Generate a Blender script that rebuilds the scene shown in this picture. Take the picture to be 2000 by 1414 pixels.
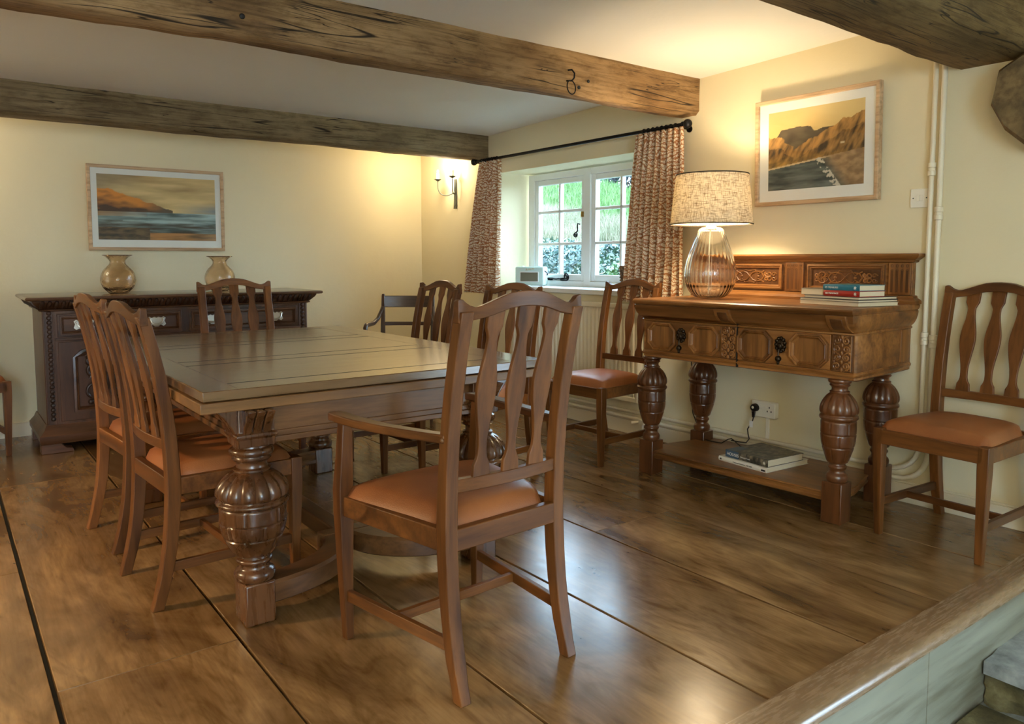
import bpy, math, random
from math import sin, cos, pi, radians as R
from mathutils import Vector, Matrix, noise
for o in list(bpy.data.objects): bpy.data.objects.remove(o)
SC = bpy.context.scene
COL = SC.collection
rnd = random.Random(7)

# ---------------------------------------------------------------- camera
A, PT, FPX = R(53.1), R(4.7), 1500.0
Rv = Vector((sin(A), -cos(A), 0)); Fh = Vector((cos(A), sin(A), 0))
Fv = Fh*cos(PT) + Vector((0, 0, -sin(PT))); Uv = Rv.cross(Fv)
cd = bpy.data.cameras.new('camera'); cam = bpy.data.objects.new('camera', cd); COL.objects.link(cam)
cam.matrix_world = Matrix(((Rv.x, Uv.x, -Fv.x, 0), (Rv.y, Uv.y, -Fv.y, 0), (Rv.z, Uv.z, -Fv.z, 1.15), (0, 0, 0, 1)))
cd.sensor_width = 36; cd.lens = 36*FPX/2000; cd.clip_start = .05; cd.clip_end = 300
CY = 508 + FPX*math.tan(PT)
cd.shift_y = -(707-CY)/2000
SC.camera = cam

# ---------------------------------------------------------------- world, exposure, lights
SC.view_settings.view_transform = 'Standard'; SC.view_settings.look = 'None'
SC.view_settings.gamma = 1; SC.view_settings.use_curve_mapping = False
SC.view_settings.exposure = 0.8
W = bpy.data.worlds.new('sky'); SC.world = W; W.use_nodes = True
nt = W.node_tree; bg = nt.nodes['Background']
bg.inputs['Color'].default_value = (.56, .78, 1.0, 1); bg.inputs['Strength'].default_value = 12.0

def lamp(name, kind, loc, power, color, size=.05, rot=(0, 0, 0), size_y=None, portal=False):
    d = bpy.data.lights.new(name, kind); d.energy = power; d.color = color
    if kind == 'POINT': d.shadow_soft_size = size
    if kind == 'AREA':
        d.shape = 'RECTANGLE'; d.size = size; d.size_y = size_y or size
        if portal: d.cycles.is_portal = True
    o = bpy.data.objects.new(name, d); o.location = loc; o.rotation_euler = rot; COL.objects.link(o)
    return o
WARM = (1, .82, .54)
lamp('table_lamp_light', 'POINT', (3.25, 2.60, 1.47), 26, (1, .80, .52), .05)
lamp('sconce_light', 'POINT', (3.47, 5.74, 1.93), 4, WARM, .03)
lamp('sconce_light', 'POINT', (3.56, 5.66, 1.93), 2.6, WARM, .03)
lamp('left_wall_sconce_light', 'POINT', (-.35, 5.60, 1.85), 8, WARM, .06)
lf = lamp('left_floor_lamp_light', 'SPOT', (-1.15, 3.1, 1.30), 88, (1, .70, .38), rot=(0, R(-24), 0)); lf.data.spot_size = R(128); lf.data.spot_blend = .7; lf.data.shadow_soft_size = .09
lamp('warm_fill_light', 'POINT', (-.9, -1.0, 1.9), 40, (1, .80, .55), .25)  # unseen warm fill added behind the camera, not a fitting of the room

# ---------------------------------------------------------------- mesh helpers
class MB:
    def __init__(s): s.v = []; s.f = []; s.m = []; s.mi = 0
    def add(s, pts, faces):
        b = len(s.v); s.v += [tuple(p) for p in pts]
        for f in faces: s.f.append([b+i for i in f]); s.m.append(s.mi)
        return s
    def box(s, x0, x1, y0, y1, z0, z1, T=None):
        p = [Vector(q) for q in ((x0,y0,z0),(x1,y0,z0),(x1,y1,z0),(x0,y1,z0),(x0,y0,z1),(x1,y0,z1),(x1,y1,z1),(x0,y1,z1))]
        if T: p = [T @ q for q in p]
        return s.add(p, [(0,3,2,1),(4,5,6,7),(0,1,5,4),(1,2,6,5),(2,3,7,6),(3,0,4,7)])
    def loft(s, rings, closed=True, caps=True, loop=False):
        n = len(rings[0]); pts = [p for r in rings for p in r]; F = []
        k = len(rings)
        for i in range(k if loop else k-1):
            a, b = i*n, ((i+1) % k)*n
            for j in range(n if closed else n-1):
                j2 = (j+1) % n
                F.append((a+j, a+j2, b+j2, b+j))
        if caps and closed and not loop:
            F.append(tuple(range(n-1, -1, -1))); F.append(tuple((k-1)*n+j for j in range(n)))
        return s.add(pts, F)
    def prism(s, poly, lo, hi, fn):
        """poly in 2-D, extruded from lo to hi; fn(u, v, w) -> xyz"""
        return s.loft([[fn(u, v, lo) for u, v in poly], [fn(u, v, hi) for u, v in poly]])
    def rects(s, secs):
        """secs: (cx, cy, z, wx, wy) stacked along z"""
        return s.loft([[(x-a/2, y-b/2, z), (x+a/2, y-b/2, z), (x+a/2, y+b/2, z), (x-a/2, y+b/2, z)] for x, y, z, a, b in secs])
    def lathe(s, prof, n=32, c=(0, 0), rf=None, caps=True):
        rings = []
        for r, z in prof:
            rings.append([(c[0]+(rf(r, z, 2*pi*j/n) if rf else r)*cos(2*pi*j/n), c[1]+(rf(r, z, 2*pi*j/n) if rf else r)*sin(2*pi*j/n), z) for j in range(n)])
        return s.loft(rings, caps=caps)
    def tube(s, path, r, n=8, closed=False, sy=1.0):
        P = [Vector(p) for p in path]; k = len(P); rings = []
        up = Vector((.13, .21, 1)).normalized()
        nrm = None
        for i in range(k):
            if closed: t = P[(i+1) % k]-P[i-1]
            else: t = P[min(i+1, k-1)]-P[max(i-1, 0)]
            t = t.normalized() if t.length > 1e-9 else Vector((1, 0, 0))
            if nrm is None:
                nrm = up.cross(t)
                if nrm.length < .05: nrm = Vector((1, .1, 0)).cross(t)
            nrm = (nrm - t*nrm.dot(t)).normalized()
            b = t.cross(nrm); rr = r[i] if isinstance(r, (list, tuple)) else r
            rings.append([P[i]+nrm*rr*cos(2*pi*j/n)+b*rr*sy*sin(2*pi*j/n) for j in range(n)])
        return s.loft(rings, loop=closed)
    def ball(s, c, r, n=10, sx=1, sy=1, sz=1):
        rings = []
        for i in range(1, n):
            a = pi*i/n
            rings.append([(c[0]+r*sx*sin(a)*cos(2*pi*j/(n+4)), c[1]+r*sy*sin(a)*sin(2*pi*j/(n+4)), c[2]-r*sz*cos(a)) for j in range(n+4)])
        return s.loft(rings)
    def grid(s, nu, nv, fn):
        pts = [fn(i/nu, j/nv) for j in range(nv+1) for i in range(nu+1)]
        return s.add(pts, [(j*(nu+1)+i, j*(nu+1)+i+1, (j+1)*(nu+1)+i+1, (j+1)*(nu+1)+i) for j in range(nv) for i in range(nu)])
    def xf(s, T, start=0):
        for i in range(start, len(s.v)): s.v[i] = tuple(T @ Vector(s.v[i]))
        return s
    def build(s, name, mat, parent=None, bevel=0, smooth=40, kind=None, segs=2):
        me = bpy.data.meshes.new(name); me.from_pydata(s.v, [], s.f)
        for m in (mat if isinstance(mat, (list, tuple)) else [mat]): me.materials.append(m)
        me.polygons.foreach_set('material_index', s.m)
        if smooth:
            me.polygons.foreach_set('use_smooth', [True]*len(s.f)); me.set_sharp_from_angle(angle=R(smooth))
        me.update()
        o = bpy.data.objects.new(name, me); COL.objects.link(o)
        if parent: o.parent = parent
        if bevel:
            b = o.modifiers.new('bevel', 'BEVEL'); b.width = bevel; b.segments = segs; b.limit_method = 'ANGLE'; b.angle_limit = R(40)
        if kind: o['kind'] = kind
        return o
def tag(o, label, cat, group=None):
    o['label'] = label; o['category'] = cat
    if group: o['group'] = group
    return o
def thing(name, label, cat, loc=(0, 0, 0), rz=0, group=None):
    o = bpy.data.objects.new(name, None); COL.objects.link(o); o.location = loc; o.rotation_euler = (0, 0, rz)
    o.empty_display_size = .1
    return tag(o, label, cat, group)
def dup(root, loc, rz, label):
    r = root.copy(); COL.objects.link(r); r.location = loc; r.rotation_euler = (0, 0, rz); r['label'] = label
    for ch in list(root.children):
        c = ch.copy(); COL.objects.link(c); c.parent = r
        for g in list(ch.children):
            d = g.copy(); COL.objects.link(d); d.parent = c
    return r
def lerp(tab, t):
    """smooth table lookup"""
    if t <= tab[0][0]: return tab[0][1]
    for (a, x), (b, y) in zip(tab, tab[1:]):
        if t <= b:
            k = (t-a)/(b-a); k = k*k*(3-2*k); return x+(y-x)*k
    return tab[-1][1]
def herm(tab, t):
    n = len(tab)
    if t <= tab[0][0]: return tab[0][1]
    if t >= tab[-1][0]: return tab[-1][1]
    def tg(i):
        a, b = tab[max(i-1, 0)], tab[min(i+1, n-1)]; return (b[1]-a[1])/(b[0]-a[0])
    for i in range(n-1):
        (a, x), (b, y) = tab[i], tab[i+1]
        if t <= b:
            h = b-a; k = (t-a)/h; k2, k3 = k*k, k*k*k
            return (2*k3-3*k2+1)*x+(k3-2*k2+k)*h*tg(i)+(-2*k3+3*k2)*y+(k3-k2)*h*tg(i+1)
def spiral(c, r0, r1, a0, turns, n=22):
    return [(c[0]+(r0+(r1-r0)*i/n)*cos(a0+turns*2*pi*i/n), c[1]+(r0+(r1-r0)*i/n)*sin(a0+turns*2*pi*i/n)) for i in range(n+1)]
def text(body, size, M4, mat, parent, name='lettering', depth=.0004, align='LEFT', font_shear=0):
    cu = bpy.data.curves.new(name, 'FONT'); cu.body = body; cu.size = size; cu.extrude = depth; cu.align_x = align; cu.shear = font_shear
    t = bpy.data.objects.new(name, cu); COL.objects.link(t)
    dg = bpy.context.evaluated_depsgraph_get()
    me = bpy.data.meshes.new_from_object(t.evaluated_get(dg)); bpy.data.objects.remove(t)
    me.transform(M4); me.name = name
    me.materials.clear(); me.materials.append(mat)
    o = bpy.data.objects.new(name, me); COL.objects.link(o); o.parent = parent
    return o

# ---------------------------------------------------------------- materials
def mat(name):
    m = bpy.data.materials.new(name); m.use_nodes = True
    return m, m.node_tree, m.node_tree.nodes['Principled BSDF']
def N(t, typ, **kw):
    n = t.nodes.new(typ)
    for k, v in kw.items():
        if k in n.inputs: n.inputs[k].default_value = v
        else: setattr(n, k, v)
    return n
def ramp(t, fac, stops, interp='LINEAR'):
    n = t.nodes.new('ShaderNodeValToRGB'); n.color_ramp.interpolation = interp
    e = n.color_ramp.elements
    while len(e) < len(stops): e.new(.5)
    for el, (p, c) in zip(e, stops): el.position = p; el.color = c if len(c) == 4 else (*c, 1)
    t.links.new(fac, n.inputs['Fac']); return n
def mixc(t, a, b, fac, mode='MIX'):
    n = t.nodes.new('ShaderNodeMix'); n.data_type = 'RGBA'; n.blend_type = mode
    for sock, i in ((fac, 0), (a, 6), (b, 7)):
        if isinstance(sock, (int, float)): n.inputs[i].default_value = sock
        elif isinstance(sock, tuple): n.inputs[i].default_value = sock if len(sock) == 4 else (*sock, 1)
        else: t.links.new(sock, n.inputs[i])
    return n.outputs[2]
def plain(name, col, rough=.5, metal=0, **kw):
    m, t, p = mat(name)
    p.inputs['Base Color'].default_value = (*col, 1); p.inputs['Roughness'].default_value = rough; p.inputs['Metallic'].default_value = metal
    for k, v in kw.items(): p.inputs[k].default_value = v
    return m
def bump(t, p, h, strength=.3, dist=.01):
    b = N(t, 'ShaderNodeBump', Strength=strength, Distance=dist); t.links.new(h, b.inputs['Height']); t.links.new(b.outputs[0], p.inputs['Normal'])
def coords(t, scale=(1, 1, 1), rand=True):
    tc = N(t, 'ShaderNodeTexCoord'); mp = N(t, 'ShaderNodeMapping'); mp.inputs['Scale'].default_value = scale
    if rand:
        oi = N(t, 'ShaderNodeObjectInfo'); ml = N(t, 'ShaderNodeMath', operation='MULTIPLY'); ml.inputs[1].default_value = 37
        t.links.new(oi.outputs['Random'], ml.inputs[0])
        va = N(t, 'ShaderNodeVectorMath', operation='ADD'); t.links.new(tc.outputs['Object'], va.inputs[0]); t.links.new(ml.outputs[0], va.inputs[1])
        t.links.new(va.outputs[0], mp.inputs['Vector'])
    else: t.links.new(tc.outputs['Object'], mp.inputs['Vector'])
    return mp.outputs[0]
def wood(name, dark, light, axis='z', rough=.35, fine=60, strength=.15, spec=.5, coat=0):
    m, t, p = mat(name)
    st = {'x': (.09, 1, 1), 'y': (1, .09, 1), 'z': (1, 1, .09)}[axis]
    v = coords(t, tuple(fine*s for s in st))
    n1 = N(t, 'ShaderNodeTexNoise', Scale=1.0, Detail=6, Roughness=.6); t.links.new(v, n1.inputs['Vector'])
    v2 = coords(t, tuple(7*s for s in st))
    n2 = N(t, 'ShaderNodeTexNoise', Scale=1.0, Detail=3, Distortion=1.2); t.links.new(v2, n2.inputs['Vector'])
    mid = tuple((a+b)/2 for a, b in zip(dark, light))
    c2 = ramp(t, n2.outputs[0], [(.32, dark), (.5, mid), (.68, light)])
    c1 = ramp(t, n1.outputs[0], [(.35, (.62, .58, .52)), (.55, (1, 1, 1)), (.75, (1.08, 1.05, 1))])
    c = mixc(t, c2.outputs[0], c1.outputs[0], .85, 'MULTIPLY')
    t.links.new(c, p.inputs['Base Color'])
    rr = N(t, 'ShaderNodeMapRange'); rr.inputs['To Min'].default_value = rough-.06; rr.inputs['To Max'].default_value = rough+.1
    t.links.new(n1.outputs[0], rr.inputs['Value']); t.links.new(rr.outputs[0], p.inputs['Roughness'])
    p.inputs['Specular IOR Level'].default_value = spec; p.inputs['Coat Weight'].default_value = coat; p.inputs['Coat Roughness'].default_value = .12
    bump(t, p, n1.outputs[0], strength, .002)
    return m
def plaster(name, col, var=.05, b=.25):
    m, t, p = mat(name)
    v = coords(t, (1, 1, 1), False)
    n = N(t, 'ShaderNodeTexNoise', Scale=1.3, Detail=4); t.links.new(v, n.inputs['Vector'])
    n2 = N(t, 'ShaderNodeTexNoise', Scale=7, Detail=8, Roughness=.6); t.links.new(v, n2.inputs['Vector'])
    lo = tuple(c*(1-var) for c in col); hi = tuple(min(1, c*(1+var)) for c in col)
    t.links.new(ramp(t, n.outputs[0], [(.3, lo), (.7, hi)]).outputs[0], p.inputs['Base Color'])
    p.inputs['Roughness'].default_value = .75; p.inputs['Specular IOR Level'].default_value = .25
    bump(t, p, n2.outputs[0], b, .012)
    return m
M = {}
CH = ((.072, .0235, .0052), (.215, .078, .0175))
for ax in 'xyz': M['chair_'+ax] = wood('chair_oak_'+ax, *CH, ax, .36, 60, .15, .38)
for ax in 'xyz': M['table_'+ax] = wood('table_oak_'+ax, (.08, .033, .011), (.18, .080, .027), ax, .33)
M['table_top'] = wood('table_top_oak', (.12, .062, .024), (.22, .122, .05), 'x', .22, 45, .08, .6, .35)
M['table_edge'] = wood('table_edge_oak', (.15, .068, .021), (.33, .165, .055), 'x', .33, 45, .2)
M['table_end'] = wood('table_end_oak', (.17, .08, .028), (.30, .15, .055), 'y', .26, 45, .1, .6, .3)
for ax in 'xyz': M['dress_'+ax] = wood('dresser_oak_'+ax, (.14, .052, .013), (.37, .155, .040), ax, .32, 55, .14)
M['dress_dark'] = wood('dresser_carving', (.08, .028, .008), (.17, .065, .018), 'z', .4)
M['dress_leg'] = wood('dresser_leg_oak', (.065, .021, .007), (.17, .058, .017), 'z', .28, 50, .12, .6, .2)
M['table_leg'] = wood('table_leg_oak', (.055, .020, .0065), (.145, .056, .018), 'z', .26, 50, .12, .6, .25)
for ax in 'xyz': M['side_'+ax] = wood('sideboard_oak_'+ax, (.045, .018, .008), (.14, .058, .025), ax, .30, 55, .12)
M['side_top'] = wood('sideboard_top_oak', (.06, .03, .018), (.14, .07, .04), 'x', .2, 45, .06, .6, .4)
M['side_carv'] = wood('sideboard_carving', (.02, .009, .005), (.06, .025, .014), 'z', .28, 70, .2)
M['maho_z'] = wood('mahogany_z', (.035, .015, .008), (.09, .04, .018), 'z', .3)
M['maho_x'] = wood('mahogany_x', (.035, .015, .008), (.09, .04, .018), 'x', .3)
M['frame_wood'] = wood('limed_frame_wood', (.50, .32, .17), (.66, .46, .27), 'x', .45, 50, .05)
M['riser'] = wood('washed_riser_wood', (.20, .20, .15), (.34, .34, .27), 'x', .42, 30, .2)
M['nosing'] = wood('nosing_oak', (.225, .138, .07), (.26, .162, .084), 'x', .25, 110, .03, .6, .3)
M['wall'] = plaster('cream_wall_plaster', (.80, .705, .475), .03)
M['ceil'] = plaster('ceiling_plaster', (.84, .815, .745), .02, .3)
M['sillpaint'] = plain('cream_gloss_paint', (.80, .72, .54), .35)
M['white_gloss'] = plain('white_gloss_paint', (.80, .82, .80), .3)
M['cream_plastic'] = plain('cream_plastic', (.86, .82, .70), .3)
M['dark_hole'] = plain('dark_slot', (.01, .01, .01), .6)
M['iron'] = plain('black_iron', (.012, .012, .014), .45, .7)
M['iron_grey'] = plain('grey_wrought_iron', (.10, .11, .10), .5, .6)
M['brass_dark'] = plain('aged_bronze', (.035, .022, .012), .35, .8)
M['silver'] = plain('silvered_brass', (.72, .70, .62), .36, 1)
M['candle'] = plain('ivory_candle_sleeve', (.72, .68, .55), .5)
M['glow'] = plain('lit_bulb_glass', (1, .9, .7), .4, **{'Emission Color': (1, .78, .45, 1), 'Emission Strength': 2.5})
M['black_plastic'] = plain('black_plastic', (.008, .008, .008), .35)
M['paper'] = plain('book_page_edges', (.70, .60, .42), .8)
M['mount'] = plain('white_mount_board', (.84, .81, .74), .8)
M['gold'] = plain('brass_badge', (.55, .38, .12), .3, 1)
M['radio_case'] = plain('pale_blue_leathercloth', (.56, .72, .68), .45)
M['radio_grille'] = plain('olive_speaker_cloth', (.16, .15, .10), .8)
M['stone'] = None
def mk_leather():
    m, t, p = mat('tan_leather'); v = coords(t)
    n = N(t, 'ShaderNodeTexNoise', Scale=5, Detail=4); t.links.new(v, n.inputs['Vector'])
    n2 = N(t, 'ShaderNodeTexVoronoi', Scale=260); t.links.new(v, n2.inputs['Vector'])
    t.links.new(ramp(t, n.outputs[0], [(.3, (.215, .068, .018)), (.7, (.335, .112, .031))]).outputs[0], p.inputs['Base Color'])
    p.inputs['Roughness'].default_value = .42
    bump(t, p, n2.outputs[0], .12, .002); return m
M['leather'] = mk_leather()
def mk_floor():
    m, t, p = mat('old_elm_floorboards')
    tc = N(t, 'ShaderNodeTexCoord'); g = N(t, 'ShaderNodeNewGeometry')
    ml = N(t, 'ShaderNodeMath', operation='MULTIPLY'); ml.inputs[1].default_value = 23; t.links.new(g.outputs['Random Per Island'], ml.inputs[0])
    va = N(t, 'ShaderNodeVectorMath', operation='ADD'); t.links.new(tc.outputs['Object'], va.inputs[0]); t.links.new(ml.outputs[0], va.inputs[1])
    def nz(sc, **kw):
        mp = N(t, 'ShaderNodeMapping'); mp.inputs['Scale'].default_value = sc; t.links.new(va.outputs[0], mp.inputs['Vector'])
        n = N(t, 'ShaderNodeTexNoise', Scale=1.0, **kw); t.links.new(mp.outputs[0], n.inputs['Vector']); return n
    big = nz((2.6, 1.1, 1), Detail=5, Distortion=1.6, Roughness=.6)
    swirl = nz((9, 2.2, 1), Detail=5, Distortion=3.5)
    fine = nz((120, 6, 1), Detail=3)
    c = ramp(t, big.outputs[0], [(.26, (.08, .038, .012)), (.48, (.205, .112, .042)), (.72, (.37, .222, .098))])
    s = ramp(t, swirl.outputs[0], [(.30, (.66, .60, .50)), (.5, (1, 1, 1)), (.72, (1.14, 1.12, 1.08))])
    f = ramp(t, fine.outputs[0], [(.35, (.72, .68, .62)), (.6, (1.02, 1.02, 1.02))])
    c = mixc(t, c.outputs[0], s.outputs[0], .8, 'MULTIPLY'); c = mixc(t, c, f.outputs[0], .45, 'MULTIPLY')
    # nail holes / worm marks
    mp = N(t, 'ShaderNodeMapping'); mp.inputs['Scale'].default_value = (5.0, 4.4, 1); t.links.new(va.outputs[0], mp.inputs['Vector'])
    vo = N(t, 'ShaderNodeTexVoronoi', Scale=1.0); t.links.new(mp.outputs[0], vo.inputs['Vector'])
    k = ramp(t, vo.outputs['Distance'], [(.020, (1, 1, 1)), (.027, (0, 0, 0))])
    c = mixc(t, c, (.012, .008, .005), k.outputs[0])
    t.links.new(c, p.inputs['Base Color'])
    rr = N(t, 'ShaderNodeMapRange'); rr.inputs['To Min'].default_value = .15; rr.inputs['To Max'].default_value = .29
    t.links.new(swirl.outputs[0], rr.inputs['Value']); t.links.new(rr.outputs[0], p.inputs['Roughness'])
    p.inputs['Specular IOR Level'].default_value = .6
    bump(t, p, swirl.outputs[0], .06, .003); return m
M['floor'] = mk_floor()
def mk_beam(name, dark, light):
    m, t, p = mat(name)
    def nz(sc, **kw):
        n = N(t, 'ShaderNodeTexNoise', Scale=1.0, **kw); t.links.new(coords(t, sc), n.inputs['Vector']); return n.outputs[0]
    big = nz((1.8, 4, 4), Detail=4); grain = nz((3, 60, 60), Detail=6, Roughness=.65, Distortion=.5); mott = nz((9, 22, 22), Detail=6, Roughness=.7)
    c = ramp(t, big, [(.32, dark), (.68, light)]).outputs[0]
    c = mixc(t, c, ramp(t, grain, [(.34, (.50, .45, .38)), (.52, (1, 1, 1)), (.75, (1.2, 1.17, 1.1))]).outputs[0], .85, 'MULTIPLY')
    c = mixc(t, c, ramp(t, mott, [(.36, (.62, .58, .5)), (.5, (1, 1, 1)), (.7, (1.12, 1.1, 1.06))]).outputs[0], .7, 'MULTIPLY')
    brk = ramp(t, nz((2.0, 2.0, 2.0), Detail=1), [(.44, (0, 0, 0)), (.52, (1, 1, 1))]).outputs[0]
    hs = None
    for sc, w in (((.42, 11, 11), .011), ((.8, 24, 24), .008)):
        n2 = nz(sc, Detail=2, Distortion=.5)
        cr = ramp(t, n2, [(.5-w, (0, 0, 0)), (.5-w*.3, (1, 1, 1)), (.5+w*.3, (1, 1, 1)), (.5+w, (0, 0, 0))]).outputs[0]
        cm = mixc(t, cr, brk, 1.0, 'MULTIPLY'); c = mixc(t, c, (.022, .014, .008), cm)
        hs = cm if hs is None else hs
    vo = N(t, 'ShaderNodeTexVoronoi', Scale=2.3); t.links.new(coords(t, (1, 2, 2)), vo.inputs['Vector'])
    k = ramp(t, vo.outputs['Distance'], [(.04, (1, 1, 1)), (.075, (0, 0, 0))]); c = mixc(t, c, (.015, .01, .006), k.outputs[0])
    t.links.new(c, p.inputs['Base Color']); p.inputs['Roughness'].default_value = .7; p.inputs['Specular IOR Level'].default_value = .25
    bump(t, p, grain, .6, .01); return m
M['beam'] = mk_beam('aged_beam_oak', (.19, .105, .042), (.42, .265, .125))
M['beam_grey'] = mk_beam('grey_beam_oak', (.17, .12, .06), (.34, .255, .14))
M['beam_dark'] = mk_beam('dark_beam_oak', (.115, .075, .03), (.24, .16, .065))
def mk_glass(name, col, rough=0, ior=1.48, nz=0):
    m, t, p = mat(name)
    p.inputs['Base Color'].default_value = (*col, 1); p.inputs['Transmission Weight'].default_value = 1; p.inputs['Roughness'].default_value = rough; p.inputs['IOR'].default_value = ior
    if nz:
        n = N(t, 'ShaderNodeTexNoise', Scale=55, Detail=2); t.links.new(coords(t), n.inputs['Vector']); bump(t, p, n.outputs[0], nz, .006)
    return m
M['glass'] = mk_glass('clear_ribbed_glass', (.97, .97, .95))
M['amber'] = mk_glass('smoked_amber_glass', (.94, .81, .66), .02, 1.45, .5)
def mk_pane():
    m, t, p = mat('window_pane_glass'); out = t.nodes['Material Output']; t.nodes.remove(p)
    a = N(t, 'ShaderNodeBsdfTransparent'); a.inputs[0].default_value = (.97, .99, .99, 1); b = N(t, 'ShaderNodeBsdfGlossy', Roughness=.02)
    lw = N(t, 'ShaderNodeLayerWeight', Blend=.5); pw = N(t, 'ShaderNodeMath', operation='POWER'); pw.inputs[1].default_value = 4; t.links.new(lw.outputs['Facing'], pw.inputs[0])
    fr = N(t, 'ShaderNodeMath', operation='MULTIPLY_ADD'); t.links.new(pw.outputs[0], fr.inputs[0]); fr.inputs[1].default_value = .8; fr.inputs[2].default_value = .03; mx = N(t, 'ShaderNodeMixShader')
    t.links.new(fr.outputs[0], mx.inputs[0]); t.links.new(a.outputs[0], mx.inputs[1]); t.links.new(b.outputs[0], mx.inputs[2]); t.links.new(mx.outputs[0], out.inputs[0])
    return m
M['pane'] = mk_pane()
def mk_linen():
    m, t, p = mat('linen_lampshade'); out = t.nodes['Material Output']
    n = N(t, 'ShaderNodeTexNoise', Scale=1.0, Detail=3); t.links.new(coords(t, (26, 26, 300), False), n.inputs['Vector'])
    n2 = N(t, 'ShaderNodeTexNoise', Scale=1.0, Detail=3); t.links.new(coords(t, (260, 260, 22), False), n2.inputs['Vector'])
    a = ramp(t, n.outputs[0], [(.36, (.46, .38, .26)), (.5, (.82, .74, .58))]); b = ramp(t, n2.outputs[0], [(.36, (.55, .45, .32)), (.5, (1, 1, 1))])
    c = mixc(t, a.outputs[0], b.outputs[0], .8, 'MULTIPLY')
    d = N(t, 'ShaderNodeBsdfDiffuse'); tr = N(t, 'ShaderNodeBsdfTranslucent'); mx = N(t, 'ShaderNodeMixShader'); mx.inputs[0].default_value = .24
    t.links.new(c, d.inputs[0]); t.links.new(c, tr.inputs[0]); t.links.new(d.outputs[0], mx.inputs[1]); t.links.new(tr.outputs[0], mx.inputs[2]); t.links.new(mx.outputs[0], out.inputs[0])
    return m
M['linen'] = mk_linen()
M['shade_trim'] = plain('dark_shade_binding', (.05, .035, .02), .7)
def mk_curtain():
    m, t, p = mat('printed_curtain_cloth'); out = t.nodes['Material Output']
    uv = N(t, 'ShaderNodeUVMap')
    def warp(scale, amt):
        n = N(t, 'ShaderNodeTexNoise', Scale=scale, Detail=2); t.links.new(uv.outputs[0], n.inputs['Vector'])
        s = N(t, 'ShaderNodeVectorMath', operation='SCALE'); s.inputs['Scale'].default_value = amt; t.links.new(n.outputs[1], s.inputs[0])
        a = N(t, 'ShaderNodeVectorMath', operation='ADD'); t.links.new(uv.outputs[0], a.inputs[0]); t.links.new(s.outputs[0], a.inputs[1]); return a.outputs[0]
    v1 = N(t, 'ShaderNodeTexVoronoi', feature='DISTANCE_TO_EDGE', Scale=34.0); t.links.new(warp(20, .05), v1.inputs['Vector'])
    v2 = N(t, 'ShaderNodeTexVoronoi', feature='F1', Scale=15.0); t.links.new(warp(9, .06), v2.inputs['Vector'])
    w = N(t, 'ShaderNodeTexWave', wave_type='RINGS', Scale=13, Distortion=11, Detail=2); t.links.new(uv.outputs[0], w.inputs['Vector'])
    a = ramp(t, v1.outputs['Distance'], [(.03, (1, 1, 1)), (.07, (0, 0, 0))])
    b = ramp(t, w.outputs[1], [(.70, (0, 0, 0)), (.78, (1, 1, 1))])
    d = ramp(t, v2.outputs['Distance'], [(.20, (1, 1, 1)), (.30, (0, 0, 0))])
    c = mixc(t, (.92, .80, .61), (.56, .26, .11), b.outputs[0]); c = mixc(t, c, (.46, .21, .095), a.outputs[0]); 
    c = mixc(t, c, (.50, .20, .075), mixc(t, d.outputs[0], b.outputs[0], 1.0, 'MULTIPLY'))
    df = N(t, 'ShaderNodeBsdfDiffuse'); tr = N(t, 'ShaderNodeBsdfTranslucent'); mx = N(t, 'ShaderNodeMixShader'); mx.inputs[0].default_value = .22
    t.links.new(c, df.inputs[0]); t.links.new(c, tr.inputs[0]); t.links.new(df.outputs[0], mx.inputs[1]); t.links.new(tr.outputs[0], mx.inputs[2]); t.links.new(mx.outputs[0], out.inputs[0])
    return m
M['curtain'] = mk_curtain()
def mk_noise(name, stops, scale, rough=.8, b=.3, dist=.01, detail=6, stretch=(1, 1, 1)):
    m, t, p = mat(name); n = N(t, 'ShaderNodeTexNoise', Scale=scale, Detail=detail, Roughness=.62); t.links.new(coords(t, stretch), n.inputs['Vector'])
    t.links.new(ramp(t, n.outputs[0], stops).outputs[0], p.inputs['Base Color']); p.inputs['Roughness'].default_value = rough
    bump(t, p, n.outputs[0], b, dist); return m
M['stone'] = mk_noise('blue_lias_stone', [(.35, (.14, .15, .15)), (.5, (.26, .28, .28)), (.68, (.42, .44, .43))], 9, .5, .6)
M['rubble'] = mk_noise('rough_step_stone', [(.35, (.03, .025, .01)), (.55, (.12, .10, .04)), (.7, (.25, .22, .11))], 6, .8, .9, .03)
M['wicker'] = mk_noise('brown_wicker', [(.4, (.09, .05, .025)), (.6, (.26, .16, .085))], 40, .7)
def mk_vcol(name, rough=.6):
    m, t, p = mat(name); a = N(t, 'ShaderNodeVertexColor', layer_name='paint'); t.links.new(a.outputs[0], p.inputs['Base Color']); p.inputs['Roughness'].default_value = rough; return m
M['print'] = mk_vcol('art_print', .55)

# ================================================================ THE SETTING
XW = 3.66            # window wall, inner face
ZC = lambda y: 2.156+(5.18-y)*.027
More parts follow.
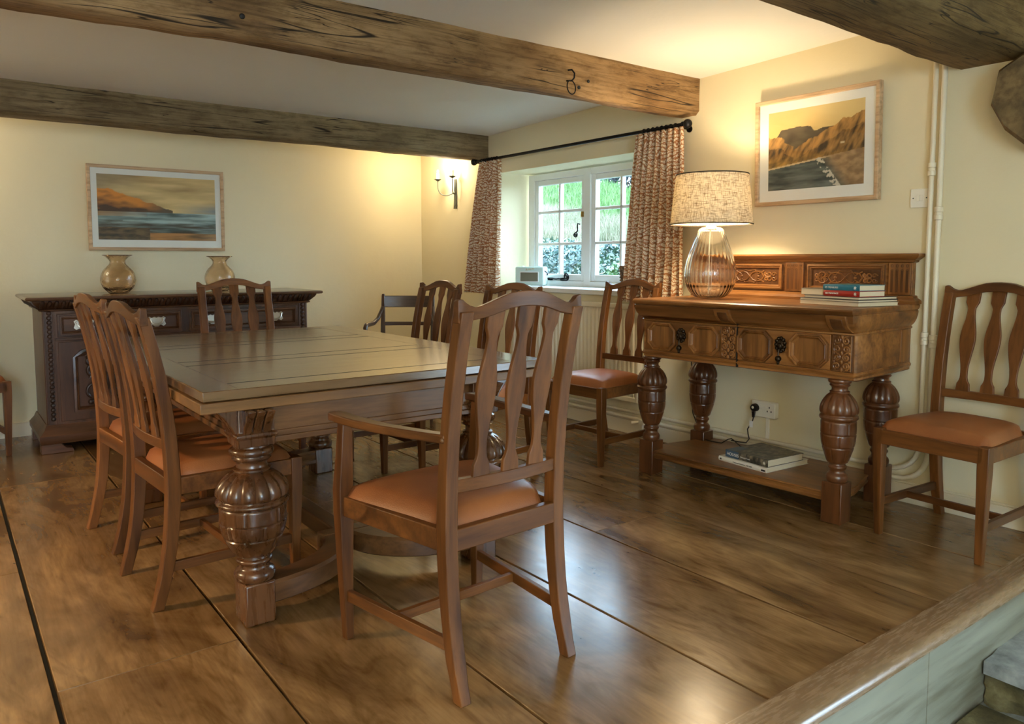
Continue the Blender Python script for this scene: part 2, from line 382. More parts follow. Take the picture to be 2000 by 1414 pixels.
# --- floor boards, joints along Y
b = MB(); edges = [-1.85, -1.30, -.78, -.30, .20, .69, 1.165, 1.70, 2.19, 2.66, 3.16, XW]
joints = {4: [2.30, 4.6], 8: [2.33], 3: [3.3, 5.0], 5: [4.2], 6: [3.4], 7: [4.9], 9: [4.1], 2: [2.2], 10: [3.7]}
for i, (x0, x1) in enumerate(zip(edges, edges[1:])):
    ys = [1.13]+joints.get(i, [])+[6.3]
    for y0, y1 in zip(ys, ys[1:]):
        g = .0045
        gl = .009 if i == 4 else g
        b.box(x0+gl, x1-g, y0+.0012, y1-.0012, -.03, 0)
b.build('floor', M['floor'], bevel=.002, kind='structure')
MB().box(-1.85, XW, 1.10, 6.3, -.06, -.031).build('floor_underlay', M['dark_hole'], kind='structure')
MB().box(-1.85, XW, -3.1, 1.09, -.42, -.36).build('floor_lower', M['stone'], kind='structure')
# --- step edge: nosing and washed riser
prof = [(1.135, -.03), (1.135, .004), (1.07, .004), (1.045, .002), (1.030, -.006), (1.024, -.018), (1.024, -.028), (1.032, -.037), (1.045, -.04), (1.06, -.04)]
MB().loft([[(x, y, z) for y, z in prof] for x in (-1.85, XW)]).build('trim_1', M['nosing'], kind='structure')
b = MB(); b.box(-1.85, 1.2, 1.045, 1.075, -.36, -.035); b.box(1.203, 2.388, 1.045, 1.075, -.36, -.035); b.box(2.392, XW, 1.045, 1.075, -.36, -.035)
b.build('trim_2', M['riser'], bevel=.002, kind='structure')
# --- stone steps beyond the riser at the right
st = thing('stone_step', 'worn grey stone step slab on rough stone below the wooden floor edge', 'step', (0, 0, 0))
b = MB(); n = 14
b.loft([[(2.78+.006*noise.noise((i*.9, 3, 0)), y, z) if 0 else (2.775+.88*i/n, y+.012*noise.noise((i*.7, y*9, 1)), z+.004*noise.noise((i*.8, z*40, 2))) for y, z in ((1.043, -.245), (1.043, -.20), (.52, -.20), (.51, -.215), (.515, -.25))] for i in range(n+1)])
b.build('slab', M['stone'], st, smooth=50)
b = MB(); b.grid(40, 10, lambda u, v: (2.80+.85*u, .60+.05*noise.noise((u*9, v*4, 5))-.02, -.36+.125*v)); b.grid(20, 10, lambda u, v: (2.80+.03*noise.noise((u*6, v*4, 9)), 1.04-.46*u, -.36+.125*v))
b.build('rubble_core', M['rubble'], st)
b = MB(); b.loft([[(2.55+.021*i, .50-.03*noise.noise((i*.9, k, 4)), z) for k, (y, z) in enumerate(((0, -.36), (0, -.335)))]+[(2.55+.021*i, 1.03, -.335), (2.55+.021*i, 1.03, -.36)] for i in range(10)])
tag(b.build('stone_tread', M['rubble'], bevel=.004), 'lower thin rough stone tread beneath the grey step slab', 'step')
# --- walls
def wy(x):
    t = max(0, min(1, (x-1.75)/(3.66-1.75))); return 5.90+.385*(t*t*(3-2*t)*.5+t*.5)
b = MB(); n = 60
def wpt(u, v):
    x = -1.85+u*(XW+.35+1.85); return (x, wy(min(x, XW)), -.06+v*2.45)
b.grid(n, 8, wpt); b.grid(n, 8, lambda u, v: (lambda p: (p[0], p[1]+.3, p[2]))(wpt(1-u, v)))
b.build('wall_back', M['wall'], smooth=60, kind='structure')
b = MB()
WY0, WY1, WZ0, WZ1 = 3.56, 5.03, .935, 1.845
XO = XW+.37
b.box(XW, XO, WY1, 6.6, -.36, 2.6); b.box(XW, XO, WY0, WY1, -.36, WZ0); b.box(XW, XO, WY0, WY1, WZ1, 2.6)
b.box(XW, XO, -.2, WY0, -.36, 2.6)
b.box(XW, XO, -1.7, -.2, -.36, 0.0); b.box(XW, XO, -1.7, -.2, 1.5, 2.6); b.box(XW, XO, -3.1, -1.7, -.36, 2.6)
b.build('wall_right', M['wall'], smooth=0, kind='structure')
MB().box(-1.9, -1.85, -3.1, 6.6, -.42, 2.6).build('wall_left', M['wall'], smooth=0, kind='structure')
b = MB(); b.box(-1.9, -1.75, -3.15, -3.1, -.42, 2.6); b.box(1.2, XW, -3.15, -3.1, -.42, 2.6); b.box(-.2, 1.2, -3.15, -3.1, -.42, 2.6); b.box(-1.75, -.2, -3.15, -3.1, -.42, .5); b.box(-1.75, -.2, -3.15, -3.1, 1.9, 2.6)  # opening added out of view so sky light brightens the room from behind
b.build('wall_front', M['wall'], smooth=0, kind='structure')
b = MB(); b.loft([[(x, -3.15, ZC(1.4)), (x, 1.4, ZC(1.4)), (x, 6.6, ZC(6.6)), (x, 6.6, 2.6), (x, -3.15, 2.6)] for x in (-1.9, XW+.3)])
b.build('ceiling', M['ceil'], smooth=0, kind='structure')
# --- baseboard and pipes on the window wall
b = MB(); b.box(XW-.018, XW, .6, 6.28, 0, .09); b.box(XW-.012, XW, .6, 6.28, .09, .10)
b.build('baseboard_right', M['sillpaint'], bevel=.003, kind='structure')
b = MB(); b.grid(60, 1, lambda u, v: (-1.85+u*5.5, wy(-1.85+u*5.5)-.018, .09*v)); b.grid(60, 1, lambda u, v: (-1.85+u*5.5, wy(-1.85+u*5.5)-.018+.018*v, .09))
b.build('baseboard_back', M['sillpaint'], smooth=60, kind='structure')
def pipe(label, z0, yv, xo, r, fit=None, top=2.14):
    path = [(XW-xo, 5.9, z0), (XW-xo, 4.5, z0), (XW-xo, 3.0, z0), (XW-xo, yv+.14, z0)]
    for k in range(7):
        a = k/6*pi/2; path.append((XW-xo, yv+.14-.14*sin(a), z0+.14-.14*cos(a)))
    path += [(XW-xo, yv, 1.0), (XW-xo, yv, top)]
    t = thing('heating_pipe', label, 'pipe', group='painted heating pipes on the window wall')
    MB().tube(path, r, 10).build('pipe_run', M['sillpaint'], t)
    for z in fit:
        b = MB(); b.lathe([(r+.001, z-.03), (r+.006, z-.028), (r+.006, z-.008), (r+.003, z-.006), (r+.003, z+.006), (r+.006, z+.008), (r+.006, z+.028), (r+.001, z+.03)], 12, (XW-xo, yv))
        b.build('fitting', M['sillpaint'], t)
pipe('cream painted pipe of the lower skirting run, turning up nearest the right hand chair', .115, 1.635, .03, .0125, (.78, 1.36))
pipe('cream painted pipe, the upper run, rising just beside the light switch', .155, 1.675, .026, .0115, (.79, 1.56))

# --- oak beams
def beam(name, label, x0, x1, y0, y1, z0, z1, m, amp=.014, seed=0, top=None):
    t = MB(); n = 70; cc = .022; rings = []
    for i in range(n+1):
        x = x0+(x1-x0)*i/n; w = lambda k, s=3.0: amp*noise.noise((x*s*.5, k*7.3+seed, seed))+amp*.4*noise.noise((x*s*2.2, k*5.1, seed+4))
        a, bb, c, d = y0+w(1), y1+w(2), z0+w(3), z0+w(4)
        e = cc*(1+.6*noise.noise((x*2, seed, 8)))
        rings.append([(x, a, z1+.03), (x, a+w(5)*.3, (z0+z1)/2), (x, a, c+e), (x, a+e, c), (x, (y0+y1)/2, (c+d)/2+w(6)*.3), (x, bb-e, d), (x, bb, d+e), (x, bb, z1+.03)])
    t.loft(rings)
    return tag(t.build(name, m, smooth=50), label, 'beam', 'oak ceiling beams')
b1 = beam('ceiling_beam', 'middle rough oak ceiling beam with iron ring, ending above the curtain rail', -1.85, XW, 3.03, 3.185, 2.003, 2.19, M['beam'], .012, 3)
b2 = beam('ceiling_beam', 'farthest grey oak ceiling beam, running just before the back wall', -1.85, XW, 5.19, 5.36, 1.968, 2.165, M['beam_grey'], .012, 11)
b3 = beam('ceiling_beam', 'nearest dark oak ceiling beam at the top right above the carved timber block', -1.85, XW, 1.27, 1.60, 1.985, 2.26, M['beam_dark'], .016, 23)
for x, z, r in ((2.70, 2.035, .010), (2.765, 2.075, .009), (.985, 2.075, .011)):
    MB().ball((x, 3.022, z), r, 8, 1, .6, 1).build('peg_hole', M['dark_hole'], b1)
b = MB(); rings = []
for i in range(13):
    x = 3.50+.16*i/12; k = .86+.14*min(1, i/4)
    P = [(1.46, 1.80), (1.435, 1.915), (1.34, 1.965), (1.21, 1.965), (1.15, 1.87), (1.19, 1.70), (1.31, 1.63), (1.40, 1.70)]
    rings.append([(x, 1.25+(y-1.30)*k+.006*noise.noise((i*.8, j, 2)), 1.795+(z-1.80)*k*1.17+(.005*noise.noise((i*.8, j, 6)))) for j, (y, z) in enumerate(P)])
b.loft(rings)
tag(b.build('timber_corbel', wood('hewn_timber', (.09, .06, .024), (.25, .165, .07), 'x', .7, 40, .5), smooth=20), 'rough hewn faceted timber block on the wall under the nearest beam', 'timber block')
# iron ring and staple on the middle beam
t = thing('iron_ring', 'black iron staple with hanging ring on the middle oak beam', 'ring', (2.632, 3.02, 2.06))
MB().tube([(0, .02, .055), (.004, -.015, .052), (.016, -.022, .035), (.014, -.022, .012), (.004, -.018, -.002), (-.012, .02, .0)], .0045, 8).build('staple', M['iron'], t)
MB().tube([(.028*cos(a), -.016+.004*sin(a), -.036+.035*sin(a)) for a in [2*pi*k/28 for k in range(28)]], .003, 8, True).build('ring', M['iron'], t)

# ================================================================ WINDOW
win = bpy.data.objects.new('window_1', None); COL.objects.link(win); win['kind'] = 'structure'
FX = 3.955
b = MB(); Y0, Y1, Z0, Z1 = WY0+.01, 5.0, .94, 1.835
b.box(FX-.03, FX+.05, Y0, Y0+.075, Z0, Z1); b.box(FX-.03, FX+.05, Y1-.075, Y1, Z0, Z1)
b.box(FX-.031, FX+.049, Y0+.074, Y1-.074, Z0+.001, Z0+.05); b.box(FX-.031, FX+.049, Y0+.074, Y1-.074, Z1-.05, Z1-.001)
YM = 4.29; b.box(FX-.035, FX+.048, YM-.035, YM+.035, Z0+.002, Z1-.002)
b.build('window_frame', M['white_gloss'], win, bevel=.004)
for k, (a, c) in enumerate(((Y0+.075, YM-.035), (YM+.035, Y1-.075))):
    s = MB(); za, zb = Z0+.05, Z1-.05; w = .042
    s.box(FX-.02, FX+.025, a, a+w, za, zb); s.box(FX-.02, FX+.025, c-w, c, za, zb); s.box(FX-.019, FX+.024, a+w-.001, c-w+.001, za+.001, za+.05); s.box(FX-.019, FX+.024, a+w-.001, c-w+.001, zb-w, zb-.001)
    ga, gb, gz0, gz1 = a+w, c-w, za+.05, zb-w
    mid = (ga+gb)/2; s.box(FX-.018, FX+.02, mid-.011, mid+.011, gz0, gz1)
    zs = [gz0, 1.277, 1.53, gz1]
    for z in zs[1:3]: s.box(FX-.018, FX+.02, ga, gb, z-.011, z+.011)
    so = s.build('casement', M['white_gloss'], win, bevel=.004)
    for (p, q) in ((ga, mid), (mid, gb)):
        for z0, z1 in zip(zs, zs[1:]): MB().box(FX-.001, FX+.001, p, q, z0, z1).build('window_pane', M['pane'], so)
def iron_scroll(path, r, name):
    MB().tube(path, r, 8).build(name, M['iron'], win)
yb = 4.60
p = [(FX-.045, 4.765-.012*i, 1.004+.0015*sin(i)) for i in range(18)]
p += [(FX-.05, 4.56-.02*i/3, .994) for i in range(3)]
p += [(FX-.05, 4.505+q[0], 1.023+q[1]) for q in spiral((0, 0), .030, .004, -pi/2-.4, -1.6, 30)]
iron_scroll(p, .0062, 'window_stay')
b = MB(); b.box(FX-.05, FX-.02, 4.70, 4.725, .99, 1.012); b.box(FX-.05, FX-.02, 4.555, 4.575, .99, 1.012); b.build('stay_pin', M['iron'], win)
p = [(FX-.045, YM+.065, 1.42), (FX-.05, YM+.085, 1.425), (FX-.055, YM+.082, 1.40), (FX-.055, YM+.078, 1.37)]+[(FX-.055, YM+.10+q[0], 1.345+q[1]) for q in spiral((0, 0), .022, .004, 0, -1.5, 24)]
iron_scroll(p, .0055, 'window_latch')
MB().box(FX-.036, FX-.02, YM+.05, YM+.066, 1.475, 1.515).build('latch_plate', M['gold'], win)
b = MB(); b.box(XW-.035, FX-.03, WY0, WY1+.0, WZ0-.025, WZ0+.012); b.build('windowsill', M['white_gloss'], win, bevel=.008, segs=3)

# --- curtain pole
pole = thing('curtain_pole', 'long black iron curtain pole with ball finials above the window', 'curtain pole')
PX, PZ = XW-.105, 1.943
MB().tube([(PX, 3.06, PZ), (PX, 5.22, PZ)], .011, 12).build('rod', M['iron'], pole)
for y in (3.03, 5.25):
    b = MB(); b.lathe([(.011, -.042), (.017, -.040), (.017, -.034), (.010, -.030), (.012, -.026)]+[(.027*cos(a), .027*sin(a)) for a in [-1.1+2.6*q/12 for q in range(13)]], 18)
    b.xf(Matrix.Translation((PX, y, PZ)) @ Matrix.Rotation(R(90 if y < 4 else -90), 4, 'X')); b.build('finial', M['iron'], pole)
for y in (3.10, 5.19):
    b = MB(); b.tube([(PX, y, PZ-.012), (PX+.05, y, PZ-.012), (XW-.004, y, PZ-.012)], .006, 8); b.lathe([(.02, 0), (.02, .008)], 14)
    b.xf(Matrix.Translation((XW-.009, y, PZ-.012)) @ Matrix.Rotation(R(90), 4, 'Y'), len(b.v)-28)
    b.build('bracket', M['iron'], pole)
for y in [3.12+.036*i for i in range(8)]+[4.93+.034*i for i in range(7)]:
    MB().tube([(PX+.017*cos(a), y, PZ-.004+.017*sin(a)) for a in [2*pi*k/16 for k in range(16)]], .0032, 6, True).build('curtain_ring', M['iron'], pole)
def curtain(label, top, bot, z0, folds, seed, dep=.056):
    """top/bot: (ya, yb) extents"""
    nu, nv = folds*16, 40; b = MB(); L = []
    def fn(u, v):
        ya = top[0]+(bot[0]-top[0])*(v**.8); yb_ = top[1]+(bot[1]-top[1])*(v**.8)
        ph = u*folds*2*pi+.9*noise.noise((u*5, v*.8, seed)); d = dep*(.55+.45*v)*(1+.45*noise.noise((u*6, v*1.1, seed+3)))
        y = ya+(yb_-ya)*u+.010*noise.noise((u*4, v*2.5, seed+7))+.010*cos(ph)*v
        return (PX-.005+d*.62*(sin(ph)+.25*sin(2*ph+seed)), y, PZ-.014-v*(PZ-.014-z0))
    b.grid(nu, nv, fn)
    o = b.build('curtain', M['curtain'], smooth=180)
    uvl = o.data.uv_layers.new(name='UVMap')
    wid = abs(top[1]-top[0])*4.4
    for lp in o.data.loops:
        i = lp.vertex_index; uvl.data[lp.index].uv = ((i % (nu+1))/nu*wid, 1.06-(i//(nu+1))/nv*1.06)
    s = o.modifiers.new('cloth', 'SOLIDIFY'); s.thickness = .003
    return tag(o, label, 'curtain', 'printed window curtains')
curtain('short rust and cream printed curtain at the left of the window', (5.17, 4.87), (5.40, 4.88), .885, 6, 1)
curtain('rust and cream printed curtain at the right of the window, behind the table lamp', (3.43, 3.05), (3.53, 3.03), .885, 8, 5)

# --- radiator under the window
rad = thing('radiator', 'cream ribbed panel radiator under the window', 'radiator', (XW-.065, 0, 0))
ra, rb, rz0, rz1 = 3.425, 4.78, .225, .865
b = MB(); n = 34; pts = []
prof = []
for i in range(n):
    y = ra+.02+(rb-ra-.04)*i/n; d = (rb-ra-.04)/n
    prof += [(0, y), (0, y+d*.55), (-.014, y+d*.68), (-.014, y+d*.87)]
prof += [(0, rb-.02)]
back = [(.03, rb-.02), (.03, ra+.02)]
ring = lambda z, k: [(-.0+x*k, y, z) for x, y in prof]+[(x, y, z) for x, y in back]
b.loft([ring(rz0+.03, 0), ring(rz0+.07, 1), ring(rz1-.07, 1), ring(rz1-.03, 0)])
b.build('front_panel', M['sillpaint'], rad, smooth=30)
b = MB(); b.box(-.012, .035, ra, rb, rz1-.035, rz1); b.box(-.008, .035, ra, rb, rz0, rz0+.035); b.box(-.012, .035, ra, ra+.022, rz0, rz1); b.box(-.012, .035, rb-.022, rb, rz0, rz1)
b.build('casing', M['sillpaint'], rad, bevel=.006)
b = MB(); b.tube([(.01, 3.40, .06), (.01, 3.40, .24), (.01, 3.43, .25)], .008, 8); b.box(-.012, .03, 3.375, 3.415, .095, .125); b.tube([(.01, 3.41, .11), (-.03, 3.46, .10)], .009, 8)
b.build('valve', M['sillpaint'], rad)
b = MB()
for y in (3.7, 4.5): b.box(.03, .064, y, y+.03, .3, .8)
b.build('wall_bracket', M['sillpaint'], rad)

# ================================================================ OUTSIDE
def gz(x, y):
    zr = 3.30+.29*(min(max(y*20/max(x, 8), 8), 34)-18.94)
    if x < 8: z = .40+.80*max(0, (x-4.1)/3.9)
    elif x < 20: z = 1.2+(zr-1.2)*(x-8)/12
    else: z = zr-.05*(x-20)
    return z+.10*noise.noise((x*.35, y*.35, 0))+.05*noise.noise((x*1.4, y*1.4, 3))
def mk_hill():
    m, t, p = mat('hillside_grass')
    g = N(t, 'ShaderNodeNewGeometry'); sx = N(t, 'ShaderNodeSeparateXYZ'); t.links.new(g.outputs['Position'], sx.inputs[0])
    n = N(t, 'ShaderNodeTexNoise', Scale=.9, Detail=6); t.links.new(g.outputs['Position'], n.inputs['Vector'])
    n2 = N(t, 'ShaderNodeTexNoise', Scale=7, Detail=6); t.links.new(g.outputs['Position'], n2.inputs['Vector'])
    ad = N(t, 'ShaderNodeMath', operation='MULTIPLY_ADD'); t.links.new(n.outputs[0], ad.inputs[0]); ad.inputs[1].default_value = 5; t.links.new(sx.outputs[0], ad.inputs[2])
    mr = N(t, 'ShaderNodeMapRange'); mr.inputs['From Min'].default_value = 8; mr.inputs['From Max'].default_value = 20; t.links.new(ad.outputs[0], mr.inputs['Value'])
    c = ramp(t, mr.outputs[0], [(.0, (.03, .05, .018)), (.15, (.10, .105, .06)), (.42, (.11, .11, .06)), (.52, (.055, .115, .026)), (1, (.05, .11, .025))])
    f = ramp(t, n2.outputs[0], [(.3, (.55, .55, .5)), (.6, (1.1, 1.1, 1.1))])
    t.links.new(mixc(t, c.outputs[0], f.outputs[0], .9, 'MULTIPLY'), p.inputs['Base Color']); p.inputs['Roughness'].default_value = .9
    bump(t, p, n2.outputs[0], .8, .1); return m
hill_m = mk_hill()
b = MB(); b.grid(70, 70, lambda u, v: (4.08+u*u*26, -8+v*46, gz(4.08+u*u*26, -8+v*46)))
b.build('ground_hillside', hill_m, smooth=180, kind='structure')
def blades(name, m, n, xr, yr, h, seed, w=.012):
    r = random.Random(seed); b = MB()
    for _ in range(n):
        x = r.uniform(*xr); y = r.uniform(*yr)*(x/10)+0; z = gz(x, y)-.02; a = r.uniform(0, 2*pi); hh = h*r.uniform(.5, 1.2); lx, ly = r.uniform(-.5, .5)*hh, r.uniform(-.5, .5)*hh
        dx, dy = cos(a)*w, sin(a)*w
        b.add([(x-dx, y-dy, z), (x+dx, y+dy, z), (x+lx*.4+dx*.6, y+ly*.4+dy*.6, z+hh*.6), (x+lx*.4-dx*.6, y+ly*.4-dy*.6, z+hh*.6), (x+lx, y+ly, z+hh)], [(0, 1, 2, 3), (3, 2, 4)])
    o = b.build(name, m, smooth=0, kind='stuff'); return o
G1 = mk_noise('bright_grass_blades', [(.35, (.028, .075, .014)), (.65, (.09, .165, .042))], 1.2, .8, 0)
G2 = mk_noise('dry_grass_blades', [(.35, (.06, .07, .03)), (.65, (.19, .165, .11))], 1.2, .8, 0)
tag(blades('dry_grass', G2, 8000, (8.9, 11.6), (9, 13.5), .26, 3, .006), 'pale dry grass on the lower hillside outside the window', 'grass')
tag(blades('green_grass', G1, 9000, (11.8, 20.3), (8.6, 14.0), .34, 4, .016), 'bright green grass on the upper hillside outside the window', 'grass')
def shrub(label, x, y, z, r, hgt, n, m, seed, leaf=.05, cat='shrub', name='shrub', group='shrubs outside the window'):
    rr = random.Random(seed); t = thing(name, label, cat, (x, y, z), group=group); b = MB()
    for _ in range(n):
        while 1:
            p = Vector((rr.uniform(-1, 1), rr.uniform(-1, 1), rr.uniform(-1, 1)))
            if .45 < p.length < 1: break
        k = 1+.25*noise.noise((p.x*2+seed, p.y*2, p.z*2))
        c = Vector((p.x*r*k, p.y*r*k, hgt*.5+p.z*hgt*.5*k))
        if c.z < .02: continue
        d = Vector((rr.uniform(-1, 1), rr.uniform(-1, 1), rr.uniform(-.6, 1))).normalized(); e = d.cross(Vector((rr.uniform(-1, 1), rr.uniform(-1, 1), rr.uniform(-1, 1)))).normalized()
        l = leaf*rr.uniform(.6, 1.3)
        b.add([c, c+d*l*.5+e*l*.28, c+d*l, c+d*l*.5-e*l*.28], [(0, 1, 2, 3)])
    b.build('foliage', m, t, smooth=0)
    b = MB()
    for k in range(7):
        a = rr.uniform(0, 2*pi); b.tube([(0, 0, -.1), (cos(a)*r*.3, sin(a)*r*.3, hgt*.4), (cos(a)*r*.7, sin(a)*r*.7, hgt*.85)], [.02, .013, .005], 6)
    b.build('stem', M['beam_dark'], t)
S1 = mk_noise('dark_glossy_leaves', [(.35, (.007, .026, .018)), (.65, (.04, .085, .05))], 3, .3, 0)
S2 = mk_noise('blue_green_leaves', [(.35, (.007, .028, .032)), (.65, (.045, .10, .09))], 3, .35, 0)
S3 = mk_noise('fresh_green_leaves', [(.35, (.017, .055, .017)), (.65, (.07, .15, .042))], 3, .35, 0)
rr = random.Random(31); b = MB()
for x, y, r, h, mi in ((6.2, 8.05, .8, .58, 1), (6.5, 7.05, .8, .52, 1), (6.4, 6.15, .75, .46, 0), (6.3, 5.3, .8, .45, 2), (7.3, 9.0, .8, .48, 0), (7.5, 7.5, .7, .34, 2), (7.2, 6.3, .7, .3, 0)):
    b.mi = mi; z = gz(x, y)-.05; k0 = 0
    while k0 < 3600:
        p = Vector((rr.uniform(-1, 1), rr.uniform(-1, 1), rr.uniform(-1, 1)))
        if not .45 < p.length < 1: continue
        k0 += 1; k = 1+.25*noise.noise((p.x*2+mi*5, p.y*2+x, p.z*2)); c = Vector((x+p.x*r*k, y+p.y*r*k, z+h*.5+p.z*h*.5*k))
        d = Vector((rr.uniform(-1, 1), rr.uniform(-1, 1), rr.uniform(-.6, 1))).normalized(); e = d.cross(Vector((rr.uniform(-1, 1), rr.uniform(-1, 1), rr.uniform(-1, 1)))).normalized(); l = .056*rr.uniform(.6, 1.3)
        b.add([c, c+d*l*.5+e*l*.28, c+d*l, c+d*l*.5-e*l*.28], [(0, 1, 2, 3)])
tag(b.build('shrubbery', [S1, S2, S3], smooth=0, kind='stuff'), 'leafy green shrubbery growing along the bank just outside the window', 'shrubs')
T1 = mk_noise('dusky_tree_foliage', [(.35, (.008, .014, .02)), (.65, (.03, .042, .052))], 2, .6, 0)
for i, (x, y) in enumerate(((24, 23.9), (24.6, 19.9))):
    shrub(('dusky leafless tree on the ridge seen in the top right window pane', 'dusky tree on the ridge, mostly behind the right hand curtain')[i], x, y, gz(x, y)-.3, 1.75, 4.6, 3200, T1, 50+i, .26, 'tree', 'ridge_tree', 'dark trees on the ridge')

# ================================================================ CHAIRS
PY = [(0, 0), (.10, .026), (.22, .048), (.35, .06), (.45, .063), (.6, .056), (.75, .040), (.9, .012), (1.0, -.012), (1.06, -.028)]
py = lambda z: herm(PY, z)
TOPT = [(0, 1.050), (.055, 1.046), (.115, 1.026), (.158, 1.012), (.182, 1.017), (.205, 1.034), (.215, 1.030)]
BOTT = [(0, 1.010), (.06, 1.005), (.12, .988), (.165, .980), (.215, .972)]
SPW = [(.575, .057), (.606, .053), (.632, .030), (.655, .028), (.805, .064), (.925, .031), (.938, .031), (.958, .053), (1.03, .056)]
bow = lambda u: -.020*(1-(u/.2)**2)
def make_chair(label, fw, arms, loc, rz, group, up=0, fy=0):
    t = thing('dining_armchair' if arms else 'dining_chair', label, 'armchair' if arms else 'chair', loc, rz, group)
    W2 = .1925
    for s in (-1, 1):
        b = MB(); zs = [0, .05, .1, .16, .22, .3, .4, .45, .52, .6, .7, .8, .9, .96, 1.0]
        b.rects([(s*W2, py(z), z, .034 if z < .1 else .040-.004*max(0, z-.5), .036+.008*math.exp(-((z-.42)/.25)**2)) for z in [q+(up if q > .8 else 0) for q in zs]])
        b.build('back_leg', M['chair_z'], t, bevel=.003)
        b = MB(); x = s*(fw/2-.021); y = .485+fy
        if arms: b.rects([(x-s*.006, y-.004, 0, .026, .028), (x-s*.002, y-.002, .2, .036, .036), (x, y, .40, .046, .046), (x, y, .47, .046, .046), (x-s*.002, y-.006, .56, .040, .040), (x-s*.004, y-.012, .672, .032, .034)])
        else: b.rects([(x-s*.006, y-.006, 0, .027, .027), (x, y, .36, .042, .042), (x, y, .452, .042, .042)])
        b.build('front_leg', M['chair_z'], t, bevel=.003)
    b = MB(); rings = []
    us = [-.215, -.210, -.2, -.19, -.18, -.165, -.15, -.13, -.11, -.09, -.06, -.03, 0]; us = us+[-u for u in us[-2::-1]]
    for u in us:
        a = abs(u); zt, zb = herm(TOPT, a), herm(BOTT, a); y = py(1.0)+bow(min(a, .2)); th = .013
        zt += up; zb += up; rings.append([(u, y-th, zb), (u, y+th, zb), (u, y+th-.004, zt-.003), (u, y-th+.002, zt)])
    b.loft(rings); b.build('crest_rail', M['chair_x'], t, bevel=.002, smooth=50)
    for u in (-.098, 0, .098):
        b = MB(); b.rects([(u*(1+.02*(z-.8)), py(z)+bow(u), z+up*(z-.57)/.43, w, .012) for z, w in [(z0+.0, lerp(SPW, z0)) for z0 in [.572+.0125*i for i in range(36)]]])
        b.build('splat', M['chair_z'], t, bevel=.002, smooth=50)
    b = MB(); b.loft([[(u, py(.56)+bow(u)-.011, .545), (u, py(.56)+bow(u)+.011, .545), (u, py(.56)+bow(u)+.011, .580), (u, py(.56)+bow(u)-.011, .580)] for u in [-.175+.35*i/12 for i in range(13)]])
    b.build('back_rail', M['chair_x'], t, bevel=.002)
    def bar(b, p, q, w, z0, z1):
        p, q = Vector((*p, 0)), Vector((*q, 0)); d = (q-p).normalized(); n = Vector((-d.y, d.x, 0))*w/2
        P = [p-n, p+n, q+n, q-n]; b.loft([[(v.x, v.y, z) for v in P] for z in (z0, z1)])
    fx = fw/2-.021
    b = MB(); z0, z1 = .388, .448
    bar(b, (-fx, .495+fy), (fx, .495+fy), .022, z0, z1); bar(b, (-W2, .055), (W2, .055), .026, z0, z1)
    for s in (-1, 1): bar(b, (s*(W2+.004), .07), (s*(fx+.004), .49+fy), .024, z0, z1)
    b.build('seat_frame', M['chair_x'], t, bevel=.003)
    b = MB(); nu, nv = 22, 22
    def cus(u, v):
        U, V = 2*u-1, 2*v-1; y = .275+V*.205; hw = (W2-.012)+(fx+.012-(W2-.012))*((V+1)/2)
        k = (max(0, 1-abs(U)**5)**.5)*(max(0, 1-abs(V)**5)**.5)
        cr = 1-.03*(abs(U)*abs(V))**6
        if V < -.7: hw -= .02*((abs(V)-.7)/.3)
        return (U*hw*cr, .275+fy/2+(y-.275)*cr*(1+fy/.41), .444+.020*min(1, k*3)+.040*k**1.1*(1-.12*(U*U+V*V)))
    b.grid(nu, nv, cus); b.build('seat_cushion', M['leather'], t, smooth=60)
    for s in (-1, 1):
        b = MB(); bar(b, (s*W2, .03), (s*(fx-.004), .478+fy), .017, .122, .156); b.build('stretcher', M['chair_y'], t, bevel=.002)
    b = MB(); k = .30/.47; xx = W2+(fx-W2)*k-.004; bar(b, (-xx, .28), (xx, .28), .017, .124, .152); b.build('stretcher', M['chair_x'], t, bevel=.002)
    if arms:
        for s in (-1, 1):
            rings = []
            for y, x, w, z in ((.56, .257, .030, .684), (.545, .258, .046, .686), (.495, .260, .052, .687), (.40, .257, .046, .686), (.30, .244, .040, .686), (.19, .222, .038, .688), (.10, .2045, .038, .691), (.045, .196, .036, .694)):
                rings.append([(s*(x-w/2), y, z-.014), (s*(x+w/2), y, z-.014), (s*(x+w/2), y, z+.010), (s*(x-w/2), y, z+.010)])
            b = MB(); b.loft(rings); ao = b.build('arm', M['chair_y'], t, bevel=.004)
            b = MB(); b.ball((s*.214, .05, .69), .006, 8); b.build('peg', M['table_x'], ao)
    return t
GC = 'splat back dining chairs'
c0 = make_chair('splat back chair pushed under the left side of the table, nearest the carved leg', .455, False, (.52, 2.85, 0), R(-90+4), GC)
c0.scale = (1, 1, .968)
for loc, rz, k, lb in (
    ((.505, 3.475, 0), -90+5, .972, 'splat back chair at the left of the table, the one nearer the sideboard'),
    ((1.425, 4.635, 0), 180, .993, 'splat back chair at the far end of the table, in front of the sideboard'),
    ((2.37, 3.88, 0), 91, .984, 'splat back chair at the far right of the table, before the dark corner armchair'),
    ((2.56, 3.415, 0), 98, .978, 'splat back chair half hidden behind the near armchair, on the table\'s window side'),
    ((3.385, 3.30, 0), 94, .987, 'splat back chair standing before the radiator, beside the carved dresser'),
    ((3.600, 1.372, 0), 87, 1.006, 'splat back chair at the far right against the wall beside the pipes'),
    ((.035, 5.79, 0), 188, .98, 'chair cut off by the left picture edge, beside the sideboard')):
    dup(c0, loc, R(rz), lb).scale = (1, 1, k)
make_chair('open oak armchair with tan leather seat in the foreground at the table\'s near end', .55, True, (1.236, 1.618, 0), R(3.6), 'dining armchairs', .022, .025)
